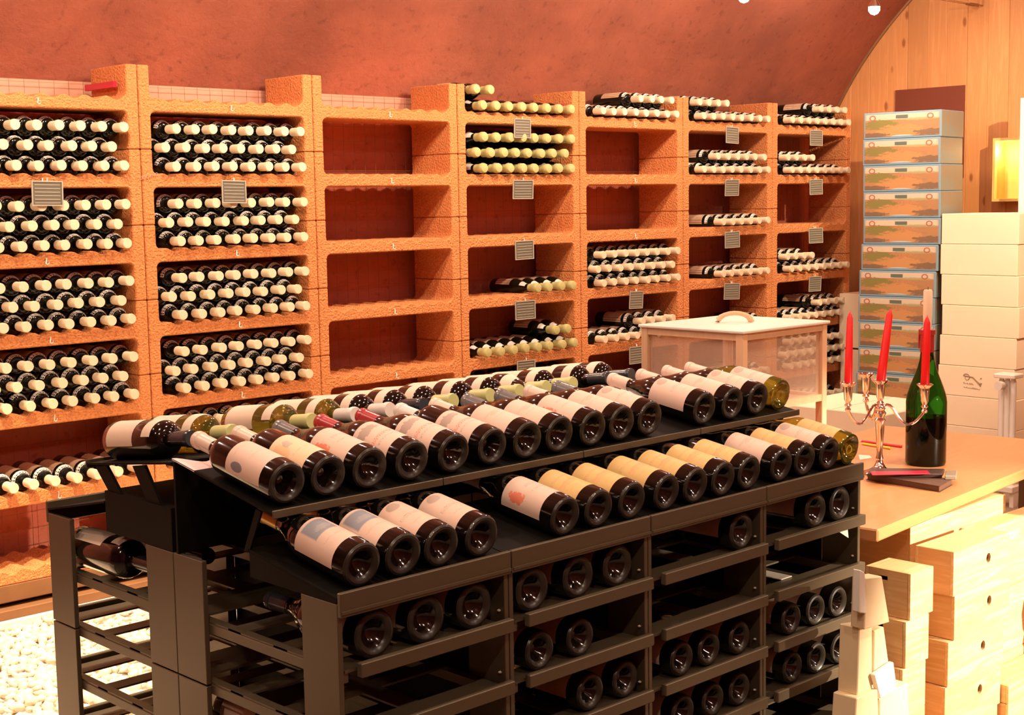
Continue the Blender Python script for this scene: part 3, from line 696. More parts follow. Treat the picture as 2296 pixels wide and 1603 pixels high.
RE = [(-1.085, 'darkfoil', 'glass_dark', 'dark capsule and white shoulder label'), (-.997, 'greenfoil', 'glass_olive', 'green capsule and olive glass'), (-.812, 'greenfoil', 'glass_olive', 'green capsule and olive glass after the gap'),
      (-.703, 'whitefoil', 'glass_olive', 'white capsule and olive glass'), (-.613, 'whitefoil', 'glass_dark', 'white capsule and dark glass'), (-.521, 'darkfoil', 'glass_dark', 'dark capsule'),
      (-.437, 'greenfoil', 'glass_dark', 'green capsule'), (-.327, 'greenfoil', 'glass_dark', 'green capsule'), (-.236, 'greenfoil', 'glass_dark', 'green capsule'), (-.149, 'greenfoil', 'glass_dark', 'green capsule'),
      (-.060, 'greenfoil', 'glass_dark', 'green capsule'), (.064, 'darkfoil', 'glass_dark', 'black capsule'), (.148, 'darkfoil', 'glass_dark', 'black capsule')]
for i, (x, cap, gl, desc) in enumerate(RE):
    wine_bottle(f'bottle with {desc}, {ORD[i]} on display facing wall', (x, -1.785, -.532), AXR, Vector((-.25, 0, 1)), 'bord' if i != 9 else 'burg', lab='lab_plain', cap=cap, glass=gl,
                neck='lab_plain', group='bottles on the display facing the terracotta wall', r=.0385, half=R(88), lz=(.08, .44))
# ---- bottles inside the rack
AX0 = Vector((0, 1, .0))
SLOT = [(0, 0, -1.062, .042), (0, 0, -.951, .042), (0, 0, -.841, .042), (1, 0, -.698, .042), (1, 0, -.577, .042), (1, 0, -.467, .042),
        (1, 1, -.682, .0372), (1, 1, -.574, .0372), (1, 2, -.548, .0372), (1, 2, -.448, .0372), (2, 0, -.075, .041),
        (2, 2, -.275, .0365), (2, 2, -.186, .0365), (2, 2, -.082, .0365), (2, 3, -.272, .0365), (2, 3, -.173, .0365), (2, 3, -.082, .0365),
        (3, 0, .198, .041), (3, 0, .295, .041), (3, 2, .106, .0365), (3, 2, .201, .0365), (3, 2, .291, .0365), (3, 3, .112, .0365), (3, 3, .206, .0365), (3, 3, .300, .0365)]
UN = ['nearest', 'second', 'third', 'farthest']; SN = ['top', 'second', 'third', 'fourth', 'fifth']
cnt = {}
for (m, k, x, r) in SLOT:
    cnt[(m, k)] = cnt.get((m, k), 0)+1
    yl = k in (1, 2) and m == 1
    big = 'fat dark' if r > .04 else 'yellow-labelled' if yl else 'dark'
    wine_bottle(f'{big} bottle lying base outward, {ORD[cnt[(m, k)]-1]} on the {SN[k]} shelf of the {UN[m]} rack unit', (x, -2.572, SH[k]+r+.0005), AX0, Vector((-.5, 0, 1)),
                'burg', r=r, L=.285 if r < .04 else .30, lab='lab_yellow' if yl else 'lab_text', cap='darkfoil', group='bottles lying in the rack slots', half=R(80))
wine_bottle('dark bottle with pale label in the third shelf of the nearest rack unit, neck outward', (-1.07, -2.13, SH[2]+.039), Vector((0, -1, 0)), Vector((-1, 0, .8)), 'bord', lab='lab_text', cap='darkfoil', group='bottles lying in the rack slots')
wine_bottle('dark bottle with cream shoulder label inside the rack facing the terracotta wall', (-1.095, -1.625, SH[0]+.042), Vector((0, -1, .02)), Vector((.5, 0, 1)), 'bord', r=.041, L=.31, lab='lab_plain', cap='darkfoil', neck='lab_plain', group='bottles lying in the rack slots')
wine_bottle('dark bottle behind the cream-labelled one inside the rack facing the terracotta wall', (-.98, -1.625, SH[0]+.042), Vector((0, -1, .02)), Vector((-.8, 0, 1)), 'bord', r=.041, L=.31, lab='lab_plain', cap='darkfoil', group='bottles lying in the rack slots')
wine_bottle('red-capped bottle lying deep in the top shelf of the third rack unit', (-.285, -1.72, SH[0]+.0385), Vector((0, -1, 0)), Vector((-.5, 0, 1)), 'bord', lab='lab_text', cap='redfoil', L=.30, group='bottles lying in the rack slots')
# pale wooden slats and card in the farthest unit
t = thing('wood_offcut', 'pale wooden slat lying on the second shelf of the farthest rack unit', 'slat', (.14, -2.45, SH[1]+.001))
B(.06, .11, -2.50, -2.20, SH[1]+.001, SH[1]+.016).build('slat', M['palewood'], t, bevel=.002); rebase(t)
tag(B(.125, .165, -2.53, -2.36, SH[1]+.001, SH[1]+.003).build('paper_slip', M['paper']), 'white paper slip lying beside the wooden slat in the farthest rack unit', 'paper')
tag(MB().prism([(.235, SH[0]-.004), (.285, SH[0]-.004), (.290, SH[0]-.034)], 'Y', -2.597, -2.596).build('price_card', M['paper']), 'small white card corner hanging under the top shelf of the farthest rack unit', 'card')

# ------------------------------------------------------------------ table and what stands on it
TZ = -.87; TA = Vector((.492, -2.549, 0)); th = R(5.82); e1 = Vector((math.cos(th), math.sin(th), 0)); e2 = Vector((-math.sin(th), math.cos(th), 0))
TP = lambda u, v, z=TZ: TA+e1*u+e2*v+Vector((0, 0, z))
tb = thing('table', 'orange-brown wooden table with a thick edge beside the black rack', 'table', TP(.73, .34, FL), th)
TL, TW = 1.467, .70
def tl(u, v): return (u-.73, v-.34)
B(-.73, TL-.73, -.34, TW-.34, TZ-.031-FL, TZ-FL).build('tabletop', M['table'], tb, bevel=.004)
for (u, v) in ((.36, .10), (.36, .60), (1.25, .10), (1.25, .60)):
    p = tl(u, v); B(p[0]-.022, p[0]+.022, p[1]-.022, p[1]+.022, 0, TZ-.031-FL).build('leg', M['grey_metal'], tb, bevel=.002)
for u in (.36, 1.25):
    h = MB(); p0 = tl(u, .122); n = 6; wcell = (.578-.122)/n
    for i in range(n):     # perforated beam: plate with round holes
        yc_ = p0[1]+(i+.5)*wcell; zc = TZ-.031-FL-.035; ro = .018; K = 24; o_ = []; inn = []
        for q in range(K):
            a = 2*PI*q/K; c_, s_ = math.cos(a), math.sin(a); sc_ = 1/max(abs(c_)/(wcell/2), abs(s_)/.033)
            o_.append((yc_+c_*sc_, zc+s_*sc_)); inn.append((yc_+c_*ro, zc+s_*ro*1.1))
        for xx in (p0[0]-.004, p0[0]+.004): h.v += [(xx, a, b) for a, b in o_]+[(xx, a, b) for a, b in inn]
        bs = len(h.v)-4*K
        for q in range(K):
            r2 = (q+1) % K
            h.f += [(bs+q, bs+r2, bs+K+r2, bs+K+q), (bs+2*K+q, bs+3*K+q, bs+3*K+r2, bs+2*K+r2), (bs+K+q, bs+K+r2, bs+3*K+r2, bs+3*K+q)]
    h.build('perforated_beam', M['grey_metal'], tb)

# green magnum with a candle in its neck
mg = thing('magnum_bottle', 'large green glass bottle with red foil neck standing on the table', 'bottle', (1.328, -2.194, TZ))
MH = .402; rm = .0595
pm = [(0, .03), (.03, .02), (.045, .001), (.055, 0), (rm, .008), (rm, .47*MH)]
for t_ in (.1, .2, .3, .4, .5, .6, .7, .8, .9, 1.0):
    pm.append((rm+(.019-rm)*((.5-.5*math.cos(PI*t_))**.8), MH*(.47+.38*t_)))
pm += [(.018, MH*.97), (.021, MH*.972), (.021, MH), (.014, MH), (.013, MH*.97)]
MB().lathe(pm, 40, closed=False).build('glass', M['glass_green'], mg, smooth=True)
MB().lathe([(0, .031), (.04, .014), (rm-.004, .012), (rm-.004, .145), (0, .145)], 32).build('wine', M['wine'], mg, smooth=True)
MB().lathe([(.0205, MH*.84), (.0205, MH*.965), (.0228, MH*.97), (.0228, MH+.001), (.012, MH+.0015)], 28, closed=False).build('foil', M['redfoil'], mg, smooth=True)
for a in (.4, 2.0, 4.1): MB().tube([(.022*math.cos(a), .022*math.sin(a), MH+.002), (.0235*math.cos(a), .0235*math.sin(a), MH-.03), (.0235*math.cos(a), .0235*math.sin(a), MH-.055)], [.004, .003, .002], 6).build('wax_drip', M['redfoil'], mg, smooth=True)
cd = thing('white_candle', 'white candle stump stuck in the neck of the green magnum', 'candle', (1.328, -2.194, TZ+MH-.02))
MB().lathe([(0, 0), (.0105, 0), (.0115, .03), (.0135, .06), (.0135, .135), (.011, .140), (0, .139)], 16).build('wax', M['whitewax'], cd, smooth=True)
MB().tube([(0, 0, .139), (0, 0, .148)], .001, 6).build('wick', M['darkbook'], cd)

# silver candelabra with three red candles
cb = Vector((1.106, -2.174, TZ)); cbt = thing('candelabra', 'silver candelabra with curved arms standing on the table', 'candelabra', cb)
hz = Vector((cr.x, cr.y, 0)).normalized()          # the arms spread across the view
MB().lathe([(.048, 0), (.050, .003), (.046, .007), (.030, .012), (.018, .020), (.011, .032), (.008, .045), (.010, .05)], 28).build('foot', M['silver'], cbt, smooth=True)
MB().lathe([(.011, .045), (.008, .06), (.010, .09), (.0125, .13), (.013, .15), (.016, .158), (.011, .165), (.018, .178), (.012, .186), (.016, .192), (.009, .20), (.008, .21)], 20).build('stem', M['silver'], cbt, smooth=True)
cup_m = MB().lathe([(0, -.006), (.007, -.004), (.009, .002), (.005, .008), (.011, .014), (.006, .020), (.011, .030), (.0135, .062), (.014, .068), (.024, .078), (.0225, .080), (.013, .071), (0, .069)], 20).mesh('candle_cup', M['silver'], smooth=True)
def arm(sgn, dep, reach, zc):
    pts = []
    for i in range(15):
        t = i/14; s_ = reach*t
        z = .190+.012*math.sin(PI*min(1, t/.3)) - (.042*math.sin(PI*max(0, (t-.28)/.72)) if t > .28 else 0) + (zc-.190)*max(0, (t-.3)/.7)
        d = hz*sgn*s_ + Vector((0, 1, 0))*dep*t
        pts.append((d.x, d.y, z))
    MB().tube(pts, .0042, 8).build('arm', M['silver'], cbt, smooth=True)
    c_ = obj('candle_cup', cup_m, cbt); c_.location = pts[-1]; return Vector(pts[-1])
ends = [arm(-1, -.02, .110, .190), arm(1, .0, .128, .180)]
e3 = arm(.2, .06, .055, .208)
c0 = obj('candle_cup', cup_m, cbt); c0.location = (0, 0, .194)
def candle(base, top, desc, r=.0115):
    base = cb+Vector(base); top = Vector(top); ax = top-base; L = ax.length
    o = thing('red_candle', desc, 'candle', group='red candles in the candelabra')
    MB().lathe([(0, 0), (r*.95, 0), (r, .01), (r*.92, L*.5), (r*.72, L-.018), (r*.45, L-.007), (.0015, L), (0, L)], 14).build('wax', M['redwax'], o, smooth=True)
    MB().tube([(0, 0, L-.001), (.0006, 0, L+.005)], .0009, 6).build('wick', M['redwax'], o)
    orient(o, base, ax, (1, 0, 0)); return o
# px -> point at the camera depth of the candelabra
def px(x, y, D): return CAM + (cf + cr2*(x-1148)/F_PX + cu2*(801.5-y)/F_PX)*D
DC = (cb-CAM).dot(cf)
candle(ends[0]+Vector((0, 0, .070)), px(1906, 700, DC-.01), 'tall red candle in the left arm of the candelabra')
candle(Vector((0, 0, .264)), px(1996, 694, DC), 'tall red candle in the middle cup of the candelabra', .013)
candle(ends[1]+Vector((0, 0, .070)), px(2079, 710, DC-.02), 'tall red candle in the arm before the green magnum', .0125)

# books, pens, paper, small case
def atZ(x, y, z):
    d = cf + cr2*(x-1148)/F_PX + cu2*(801.5-y)/F_PX; return CAM + d*(z-CAM.z)/d.z
def slab(name, label, cat, P3, z0, h, m, pages=None):
    """flat book from three bottom corners: a, b, c (a-b one edge, b-c the other)"""
    a, b, c = P3; d = a+(c-b); cx_ = (a+c)/2; t = thing(name, label, cat, (cx_.x, cx_.y, z0))
    q = [(p.x, p.y) for p in (a, b, c, d)]
    if pages:
        ctr = Vector((cx_.x, cx_.y)); q2 = [tuple(ctr+(Vector(p)-ctr)*.965) for p in q]
        MB().prism(q2, 'Z', z0+.0015, z0+h-.0015).build('pages', pages, t)
        MB().prism(q, 'Z', z0, z0+.0014).build('cover', m, t); MB().prism(q, 'Z', z0+h-.0014, z0+h).build('cover', m, t)
    else: MB().prism(q, 'Z', z0, z0+h).build('case', m, t, bevel=.002)
    rebase(t); return t
a, b_, c = atZ(1942, 1076, TZ), atZ(2108, 1104, TZ), atZ(2136, 1088, TZ)
slab('book', 'brown flat book, lower of the two at the table corner', 'book', (a, b_, c), TZ, .017, M['brownbook'], M['brownbook'])
z1_ = TZ+.017
a, b_, c = atZ(1944, 1070, z1_), atZ(2112, 1072, z1_), atZ(2118, 1060, z1_)
slab('book', 'dark flat folder with a red cover lying on the brown book', 'book', (a, b_, c), z1_, .012, M['darkbook'])
a, b_, c = atZ(1955, 1066, z1_+.012), atZ(2086, 1064, z1_+.012), atZ(2080, 1057, z1_+.012)
slab('booklet', 'thin red booklet on top of the dark folder', 'booklet', (a, b_, c), z1_+.0122, .003, M['redbook'])
a, b_, c = atZ(2118, 1076, z1_), atZ(2144, 1076, z1_), atZ(2146, 1064, z1_)
slab('spectacle_case', 'small grey case lying at the end of the stacked books', 'case', (a, b_, c), z1_, .012, M['grey_metal'])
def pen(name, label, p, q, m):
    t = thing(name, label, 'pen', (p+q)/2+Vector((0, 0, -.004)))
    MB().tube([p, p.lerp(q, .93)], .0042, 8).build('barrel', m, t, smooth=True); MB().tube([p.lerp(q, .93), q], [.004, .001], 8).build('tip', M['whitewax'], t, smooth=True); rebase(t)
pen('red_pen', 'red pen lying on the table behind the candelabra', atZ(2022, 1001, TZ+.0043), atZ(1926, 988, TZ+.0043), M['redpaint'])
pen('yellow_pen', 'yellow pencil lying beside the red pen', atZ(1997, 1005, TZ+.0043), atZ(1930, 994, TZ+.0043), M['yellowpaint'])
a, b_, c = atZ(1925, 1020, TZ), atZ(1928, 1032, TZ), atZ(1955, 1027, TZ); d_ = atZ(1950, 1022, TZ)
tag(MB().prism([(p.x, p.y) for p in (a, b_, c, d_)], 'Z', TZ+.0002, TZ+.0012).build('paper_sheet', M['paper']), 'white paper sheet lying on the table by the candelabra', 'paper')

# gauze cabinet (cheese safe)
gx0, gx1, gy0, gy1, gt = .401, .775, -2.214, -1.879, -.40
gc = thing('gauze_cabinet', 'pale wooden box frame with gauze sides and white lid on the table', 'cabinet', ((gx0+gx1)/2, (gy0+gy1)/2, TZ))
pt_ = .022
for x in (gx0, gx1-pt_):
    for y in (gy0, gy1-pt_): B(x, x+pt_, y, y+pt_, TZ+.001, gt-.008).build('leg', M['palewood'], gc, bevel=.0015)
gb = -.615
for z in (gb, gt-.026):
    B(gx0+pt_, gx1-pt_, gy0+.002, gy0+.020, z, z+.018).build('rail', M['palewood'], gc); B(gx0+pt_, gx1-pt_, gy1-.020, gy1-.002, z, z+.018).build('rail', M['palewood'], gc)
    B(gx0+.002, gx0+.020, gy0+pt_, gy1-pt_, z, z+.018).build('rail', M['palewood'], gc); B(gx1-.020, gx1-.002, gy0+pt_, gy1-pt_, z, z+.018).build('rail', M['palewood'], gc)
for (xa, xb, ya2, yb2) in ((gx0+pt_, gx1-pt_, gy0+.010, gy0+.0115), (gx0+pt_, gx1-pt_, gy1-.0115, gy1-.010), (gx0+.010, gx0+.0115, gy0+pt_, gy1-pt_), (gx1-.0115, gx1-.010, gy0+pt_, gy1-pt_)):
    B(xa, xb, ya2, yb2, gb+.018, gt-.026).build('gauze_panel', M['gauze'], gc)
B(gx0+pt_, gx1-pt_, gy0+pt_, gy1-pt_, gb, gb+.010).build('floor_board', M['palewood'], gc)
B(gx0-.006, gx1+.006, gy0-.006, gy1+.006, gt-.008, gt).build('lid', M['white_paint'], gc, bevel=.002)
hx, hy = (gx0+gx1)/2, (gy0+gy1)/2
MB().tube([(hx+.045*math.cos(t)*hz.x, hy+.045*math.cos(t)*hz.y, gt+.001+.024*math.sin(t)) for t in np.linspace(0, PI, 11)], [.009, .008, .007, .006, .006, .006, .006, .006, .007, .008, .009], 8).build('handle', M['palewood'], gc, smooth=True)
rebase(gc)

# ------------------------------------------------------------------ cartons and crates
def carton(label, c0, dx, dy, h, rz, m, name='carton', group=None, seam=True, extra=None):
    """c0: bottom centre"""
    t = thing(name, label, 'box', c0, rz, group)
    B(-dx/2, dx/2, -dy/2, dy/2, .0004, h-.0004).build('box', m, t, bevel=.003)
    if seam: B(-dx/2+.004, dx/2-.004, -.0012, .0012, h-.0004, h+.0001).build('lid_seam', M['tape'], t)
    return t
def uvplate(x0, x1, z0, z1, y0, y1, m, name='print'):
    """thin printed sheet on the -Y side"""
    mb = B(x0, x1, y0, y1, z0, z1); me = bpy.data.meshes.new(name); me.from_pydata(mb.v, [], mb.f)
    l = me.uv_layers.new(name='UVMap')
    for lp in me.loops:
        v = mb.v[lp.vertex_index]; l.data[lp.index].uv = ((v[0]-x0)/(x1-x0), (v[2]-z0)/(z1-z0))
    me.materials.append(m); return me
# blue printed cartons: front edge direction at -69 deg
BA = R(-84); bz = [.340, .2039, .0615, -.0836, -.2293, -.3537, -.4927, -.6313, -.7682, -.9056, -1.045, -1.185, -1.325, -1.465]
bw, bd = .41, .27; hb = .1365
corner = Vector((3.90, -.775, 0)); fd = Vector((math.cos(BA), math.sin(BA), 0)); nd = Vector((-fd.y, fd.x, 0))   # fd along the front, nd away from the camera
pr1 = uvplate(-bw/2+.010, bw/2-.010, .012, hb-.010, -bd/2-.0012, -bd/2+.0005, M['boxprint'])
pr2 = uvplate(-bd/2+.004, bd/2-.004, .004, hb-.004, -bw/2-.0012, -bw/2+.0005, M['boxside'], 'side_print')
z = -1.4985; n = 0; nbx = 14
pitch_ = (.344-z)/nbx
for i in range(nbx):
    zz = z+pitch_*i; k = nbx-1-i; off = random.uniform(-.008, .008) + (-.02 if k > 5 else 0)
    c0 = corner - fd*(bw/2-off) + nd*(bd/2) ; c0.z = zz
    nm = ORD[k] if k < 15 else ''
    t = carton(f'printed blue landscape wine carton, {"topmost" if k == 0 else nm+" from the top"} of the tall stack', c0, bw, bd, pitch_, BA, M['bluecarton'], 'printed_carton', 'blue printed cartons in the tall stack', seam=False)
    p = obj('print', pr1, t); p.scale.z = pitch_/hb
    q = obj('side_print', pr2, t); q.rotation_euler.z = PI/2; q.scale.z = pitch_/hb
# white cartons
wz = [-.160, -.312, -.463, -.624, -.768, -.923, -1.067, -1.215, -1.36, -1.4985]
wt = -.162; nw = 9; hw_ = (wt+1.4985)/nw
for i in range(nw):
    k = nw-1-i; jy = (-.0, .004, -.003, -.010, .0, .006, 0, 0, 0)[k]
    t = carton(f'plain white carton, {"topmost" if k == 0 else ORD[k]+" from the top"} of the stack by the radiator', (4.07, -.988+jy, -1.4985+hw_*i), .34, .40, hw_, 0, M['whitecarton'], 'white_carton', 'white cartons stacked by the pine wall')
    if k == 5:    # dark swirl mark and two lines of script on this one
        sp_ = []
        for q in range(34):
            a = q/33*2.6*PI; r_ = .004+.016*q/33; sp_.append((-.1702, .045-r_*math.cos(a+.8), .094+r_*math.sin(a+.8)))
        MB().tube(sp_, [.0008+.0016*q/33 for q in range(34)], 6).build('swirl_mark', M['ink'], t)
        MB().tube([sp_[-1], (-.1702, .012, .098), (-.1702, -.008, .080), (-.1702, -.026, .066)], [.0024, .003, .003, .004], 6).build('swirl_mark', M['ink'], t)
        MB().prism([(-.014, .074), (-.036, .072), (-.028, .052)], 'X', -.1712, -.1698).build('swirl_mark', M['ink'], t)
        MB().lathe([(0, -.004), (.005, 0), (0, .004)], 8, -.170, -.030, .096).build('swirl_mark', M['ink'], t)
        for (zl, y0_, nn) in ((.063, .062, 9), (.043, .060, 14)):
            for q in range(nn):
                B(-.1706, -.1698, y0_-.0062*q-.004, y0_-.0062*q, zl-q*.0004, zl-q*.0004+random.uniform(.003, .008)).build('lettering', M['ink'], t)
# cartons between terracotta wall and blue stack
for i in range(3):
    z_ = [-1.4985, -1.198, -.893][i]; k = 2-i
    carton(['white carton at the top of the narrow stack behind the blue cartons', 'white carton in the middle of the narrow stack behind the blue cartons', 'white carton at the bottom of the narrow stack behind the blue cartons'][k],
           (4.36, -.19+.01*i, z_), .30, .33, .296, 0, M['whitecarton'], 'white_carton', 'white cartons in the narrow stack')
# brown board on the pine wall, lit niche box
tag(B(XE-.012, XE-.001, -.522, -.107, .02, .508).build('wall_board', M['brownpanel'], bevel=.001), 'dark red-brown board on the pine wall behind the blue cartons', 'board')
NB = -.045
nb = thing('lit_wall_box', 'glowing yellow wooden box niche on the pine wall', 'shelf box', (XE, -.84, -.11))
for (ya2, yb2, za2, zb2) in ((-.715, -.700, -.11, .216), (-.985, -.97, -.11, .216), (-.97, -.715, -.11, -.095), (-.97, -.715, .201, .216)):
    B(XE-.12, XE-.001, ya2+NB, yb2+NB, za2, zb2).build('side_board', M['niche_wood'], nb, bevel=.001)
B(XE-.010, XE-.001, -.97+NB, -.715+NB, -.095, .201).build('back_board', M['niche_wood'], nb); rebase(nb)
lamp('niche_light', (XE-.10, -.80, .15), .35, color=(1, .78, .40), size=.02)
# white post at the edge and radiator
tag(B(4.30, 4.345, -1.03, -.980, FL, .40).build('trim_6', M['edging'], bevel=.003), kind='structure')
rd = thing('radiator', 'white column radiator with a round valve in front of the white cartons', 'radiator', (3.62, -1.30, FL))
for i in range(3):
    yy2 = -1.262-.028*i
    MB().tube([(3.62, yy2, -1.40), (3.62, yy2, -.925), (3.62, yy2, -.905)], [.014, .014, .009], 10).build('column', M['white_paint'], rd, smooth=True)
B(3.575, 3.665, -1.345, -1.242, -.905, -.885).build('top_rail', M['white_paint'], rd, bevel=.004); B(3.575, 3.665, -1.345, -1.242, -1.43, -1.40).build('foot_rail', M['white_paint'], rd, bevel=.004)
for y_ in (-1.33, -1.26): B(3.60, 3.64, y_-.01, y_+.01, FL, -1.43).build('leg', M['white_paint'], rd)
MB().tube([(3.60, -1.285, -.935), (3.555, -1.285, -.935), (3.54, -1.285, -.935)], [.012, .02, .02], 14).build('valve', M['white_paint'], rd, smooth=True); rebase(rd)
# big white box behind the table
carton('large white box standing behind the table and the gauze cabinet', (2.10, -1.49, FL), .42, .44, -.835-FL, 0, M['whitecarton'], 'white_box')

# wooden crates
def crate(label, x0, y0, z0, dx, dy, h, hole='oval', holeface='-Y', group='wooden wine crates', hx_=.5):
    t = thing('wooden_crate', label, 'crate', (x0+dx/2, y0+dy/2, z0), group=group)
    b = .008; X1 = dx/2; Y1 = dy/2; z0 = 0; g = .0006
    def panel(face):
        w2 = X1 if face in '-Y+Y' else Y1-b
        K = 20; o_ = []; inn = []; cx_ = (hx_-.5)*2*w2; zc = h*.58; zh = h*.5
        rx, rz2 = ((.011, .013) if hole == 'oval' else (.012, .0055))
        if hole == 'slot': zc = h*.8
        mb = MB()
        for q in range(K):
            a = 2*PI*q/K+PI/K; c_, s_ = math.cos(a), math.sin(a)
            if hole == 'slot':
                k2 = 1/max(abs(c_), abs(s_)); inn.append((cx_+c_*k2*rx, zc+s_*k2*rz2))
            else: inn.append((cx_+c_*rx, zc+s_*rz2))
            # project onto the panel rectangle
            tx = ((w2-g)-cx_)/c_ if c_ > 0 else (-(w2-g)-cx_)/c_; tz = ((h-g)-zc)/s_ if s_ > 0 else (g-zc)/s_; t_ = min(tx, tz); o_.append((cx_+c_*t_, zc+s_*t_))
        # force the rectangle corners
        for (qx, qz) in ((w2-g, h-g), (-(w2-g), h-g), (-(w2-g), g), (w2-g, g)):
            j = min(range(K), key=lambda i: abs(math.atan2(o_[i][1]-zc, o_[i][0]-cx_)-math.atan2(qz-zc, qx-cx_))); o_[j] = (qx, qz)
        def P(u, v, d):
            if face == '-Y': return (u, -Y1+d, v)
            if face == '+Y': return (u, Y1-d, v)
            if face == '-X': return (-X1+d, u, v)
            return (X1-d, u, v)
        for d in (0, b): mb.v += [P(u, v, d) for u, v in o_]+[P(u, v, d) for u, v in inn]
        for q in range(K):
            r2 = (q+1) % K
            mb.f += [(q, r2, K+r2, K+q), (2*K+q, 3*K+q, 3*K+r2, 2*K+r2), (K+q, K+r2, 3*K+r2, 3*K+q), (q, 2*K+q, 2*K+r2, r2)]
        return mb
    for face in ('-Y', '+Y', '-X', '+X'):
        mt_ = M['pine_x'] if 'Y' in face else M['pine_y']
        if face == holeface: panel(face).build('side_board', mt_, t)
        elif 'Y' in face: B(-X1, X1, -Y1 if face == '-Y' else Y1-b, -Y1+b if face == '-Y' else Y1, g, h-g).build('side_board', mt_, t, bevel=.0008)
        else: B(-X1 if face == '-X' else X1-b, -X1+b if face == '-X' else X1, -Y1+b, Y1-b, g, h-g).build('end_board', mt_, t, bevel=.0008)
    B(-X1+b, X1-b, -Y1+b, Y1-b, h-.009, h-g).build('lid', M['pine_x'], t, bevel=.0006)
    B(-X1+b, X1-b, -Y1+b, Y1-b, g, .008).build('base_board', M['pine_x'], t)
    return t
# stack with finger holes (X .67..), tops at z -.94
hR = .1135
for i in range(5):
    k = i; zt = -.941-hR*k; jx = (0, .012, -.012, -.02, -.03)[k]
    crate(f'tall-stacked pine crate with a finger hole, {"topmost" if k == 0 else ORD[k]+" from the top"}', .672+jx, -2.65+.002*k, max(zt-hR, FL), .285, .105, hR if k < 4 else zt-FL, 'oval', '-Y', 'pine crates with finger holes', .62)
hL = .1128
for i in range(4):
    k = i; zt = -.957-hL*k; jx = (0, -.018, -.030, -.03)[k]
    crate(f'small pine crate with a slot handle beside the rack, {"topmost" if k == 0 else ORD[k]+" from the top"}', .473+jx, -2.65, zt-hL, .104, .122, hL, 'slot', '-X', 'pine crates with slot handles', .62)
crate('pine crate on the floor under the stack with slot handles', .44, -2.65, FL, .104, .122, -.957-4*hL-FL, 'slot', '-X', 'pine crates with slot handles', .62)
crate('wide pine crate tucked under the table edge', .725, -2.500, -1.02, .505, .30, .115, 'oval', '+Y', 'wooden wine crates')
for i, (z_, h_) in enumerate(((-1.14, .119), (-1.26, .119), (-1.38, .119), (FL, .119))):
    crate(f'wide pine crate under the table, {ORD[i+1]} from the top of its stack', .735, -2.495, z_, .49, .29, h_, 'oval', '+Y', 'wooden wine crates')
# right hand stacks
for k in range(3):
    crate(f'bright pine crate of the rear stack at the picture edge, {["topmost", "second", "lowest"][k]}', .975, -2.565, -.955-.1815*(k+1), .36, .06, .181, 'oval', '+Y', 'wooden wine crates')
for k in range(3):
    crate(f'bright pine crate low at the picture edge, {["topmost", "second", "lowest"][k]} of its stack', .942, -2.665, -1.345-.05*(k+1), .40, .095, .0498, 'oval', '+Y', 'wooden wine crates')
# pale cartons leaning in front of the small crates
def pxY(x, y, Y):
    d = cf + cr2*(x-1148)/F_PX + cu2*(801.5-y)/F_PX; return CAM + d*(Y-CAM.y)/d.y
def facebox(name, label, quad, Y, dep, m, logo=False):
    """upright carton whose room side has the four given picture corners, standing in the plane Y"""
    P = [pxY(x, y, Y) for x, y in quad]; c_ = sum(P, Vector())/4; lo = min(p.z for p in P)
    t = thing(name, label, 'box', (c_.x, Y+dep/2, lo))
    MB().prism([(p.x, p.z) for p in P], 'Y', Y, Y+dep).build('box', m, t, bevel=.002)
    if logo:
        q = [P[0].lerp(P[2], .12), P[1].lerp(P[3], .12), P[2].lerp(P[0], .12), P[3].lerp(P[1], .12)]
        cu_ = bpy.data.curves.new('lettering', 'FONT'); cu_.body = 'DOORNO'; cu_.size = .016; cu_.extrude = .0003
        tmp = bpy.data.objects.new('tmp_text', cu_); COL.objects.link(tmp); bpy.context.view_layer.update()
        me_ = bpy.data.meshes.new_from_object(tmp.evaluated_get(bpy.context.evaluated_depsgraph_get())); bpy.data.objects.remove(tmp); me_.materials.clear(); me_.materials.append(M['tape'])
        o = obj('lettering', me_, t)
        o.matrix_world = Matrix.Translation((P[3].x+.012, Y-.0006, P[3].z+.025)) @ Matrix.Rotation(PI/2, 4, 'X') @ Matrix.Rotation(R(12), 4, 'Z')
    rebase(t); return t
YQ = -2.72
facebox('flat_carton', 'thin white carton standing upright against the rack end', [(1930, 1278), (1940, 1284), (1944, 1376), (1928, 1374)], YQ-.02, .02, M['paper'])
facebox('tilted_carton', 'pale carton leaning on the cartons before the small crates', [(1942, 1296), (1978, 1292), (1995, 1395), (1938, 1412)], YQ-.018, .035, M['carton'])
facebox('tall_carton', 'tall pale carton beside the rack below the leaning one', [(1927, 1408), (1956, 1404), (1956, 1545), (1922, 1560)], YQ, .05, M['carton'])
facebox('tall_carton', 'pale carton between the tall one and the small crates', [(1960, 1415), (1982, 1405), (1994, 1495), (1959, 1512)], YQ+.002, .045, M['carton'])
facebox('labelled_carton', 'white tilted carton with faint lettering', [(1960, 1513), (2004, 1484), (2012, 1546), (1974, 1566)], YQ-.012, .012, M['paper'], logo=True)
facebox('low_carton', 'pale low carton beside the rack at the bottom', [(1921, 1566), (1968, 1545), (1972, 1640), (1915, 1660)], YQ-.01, .06, M['carton'])
facebox('low_carton', 'wide pale carton under the white labelled one', [(1972, 1568), (2036, 1530), (2040, 1650), (1974, 1668)], YQ-.001, .058, M['carton'])
carton('pale carton on the floor below the small cartons', (.30, -2.71, FL), .30, .09, .21, 0, M['carton'], 'floor_carton', seam=False)

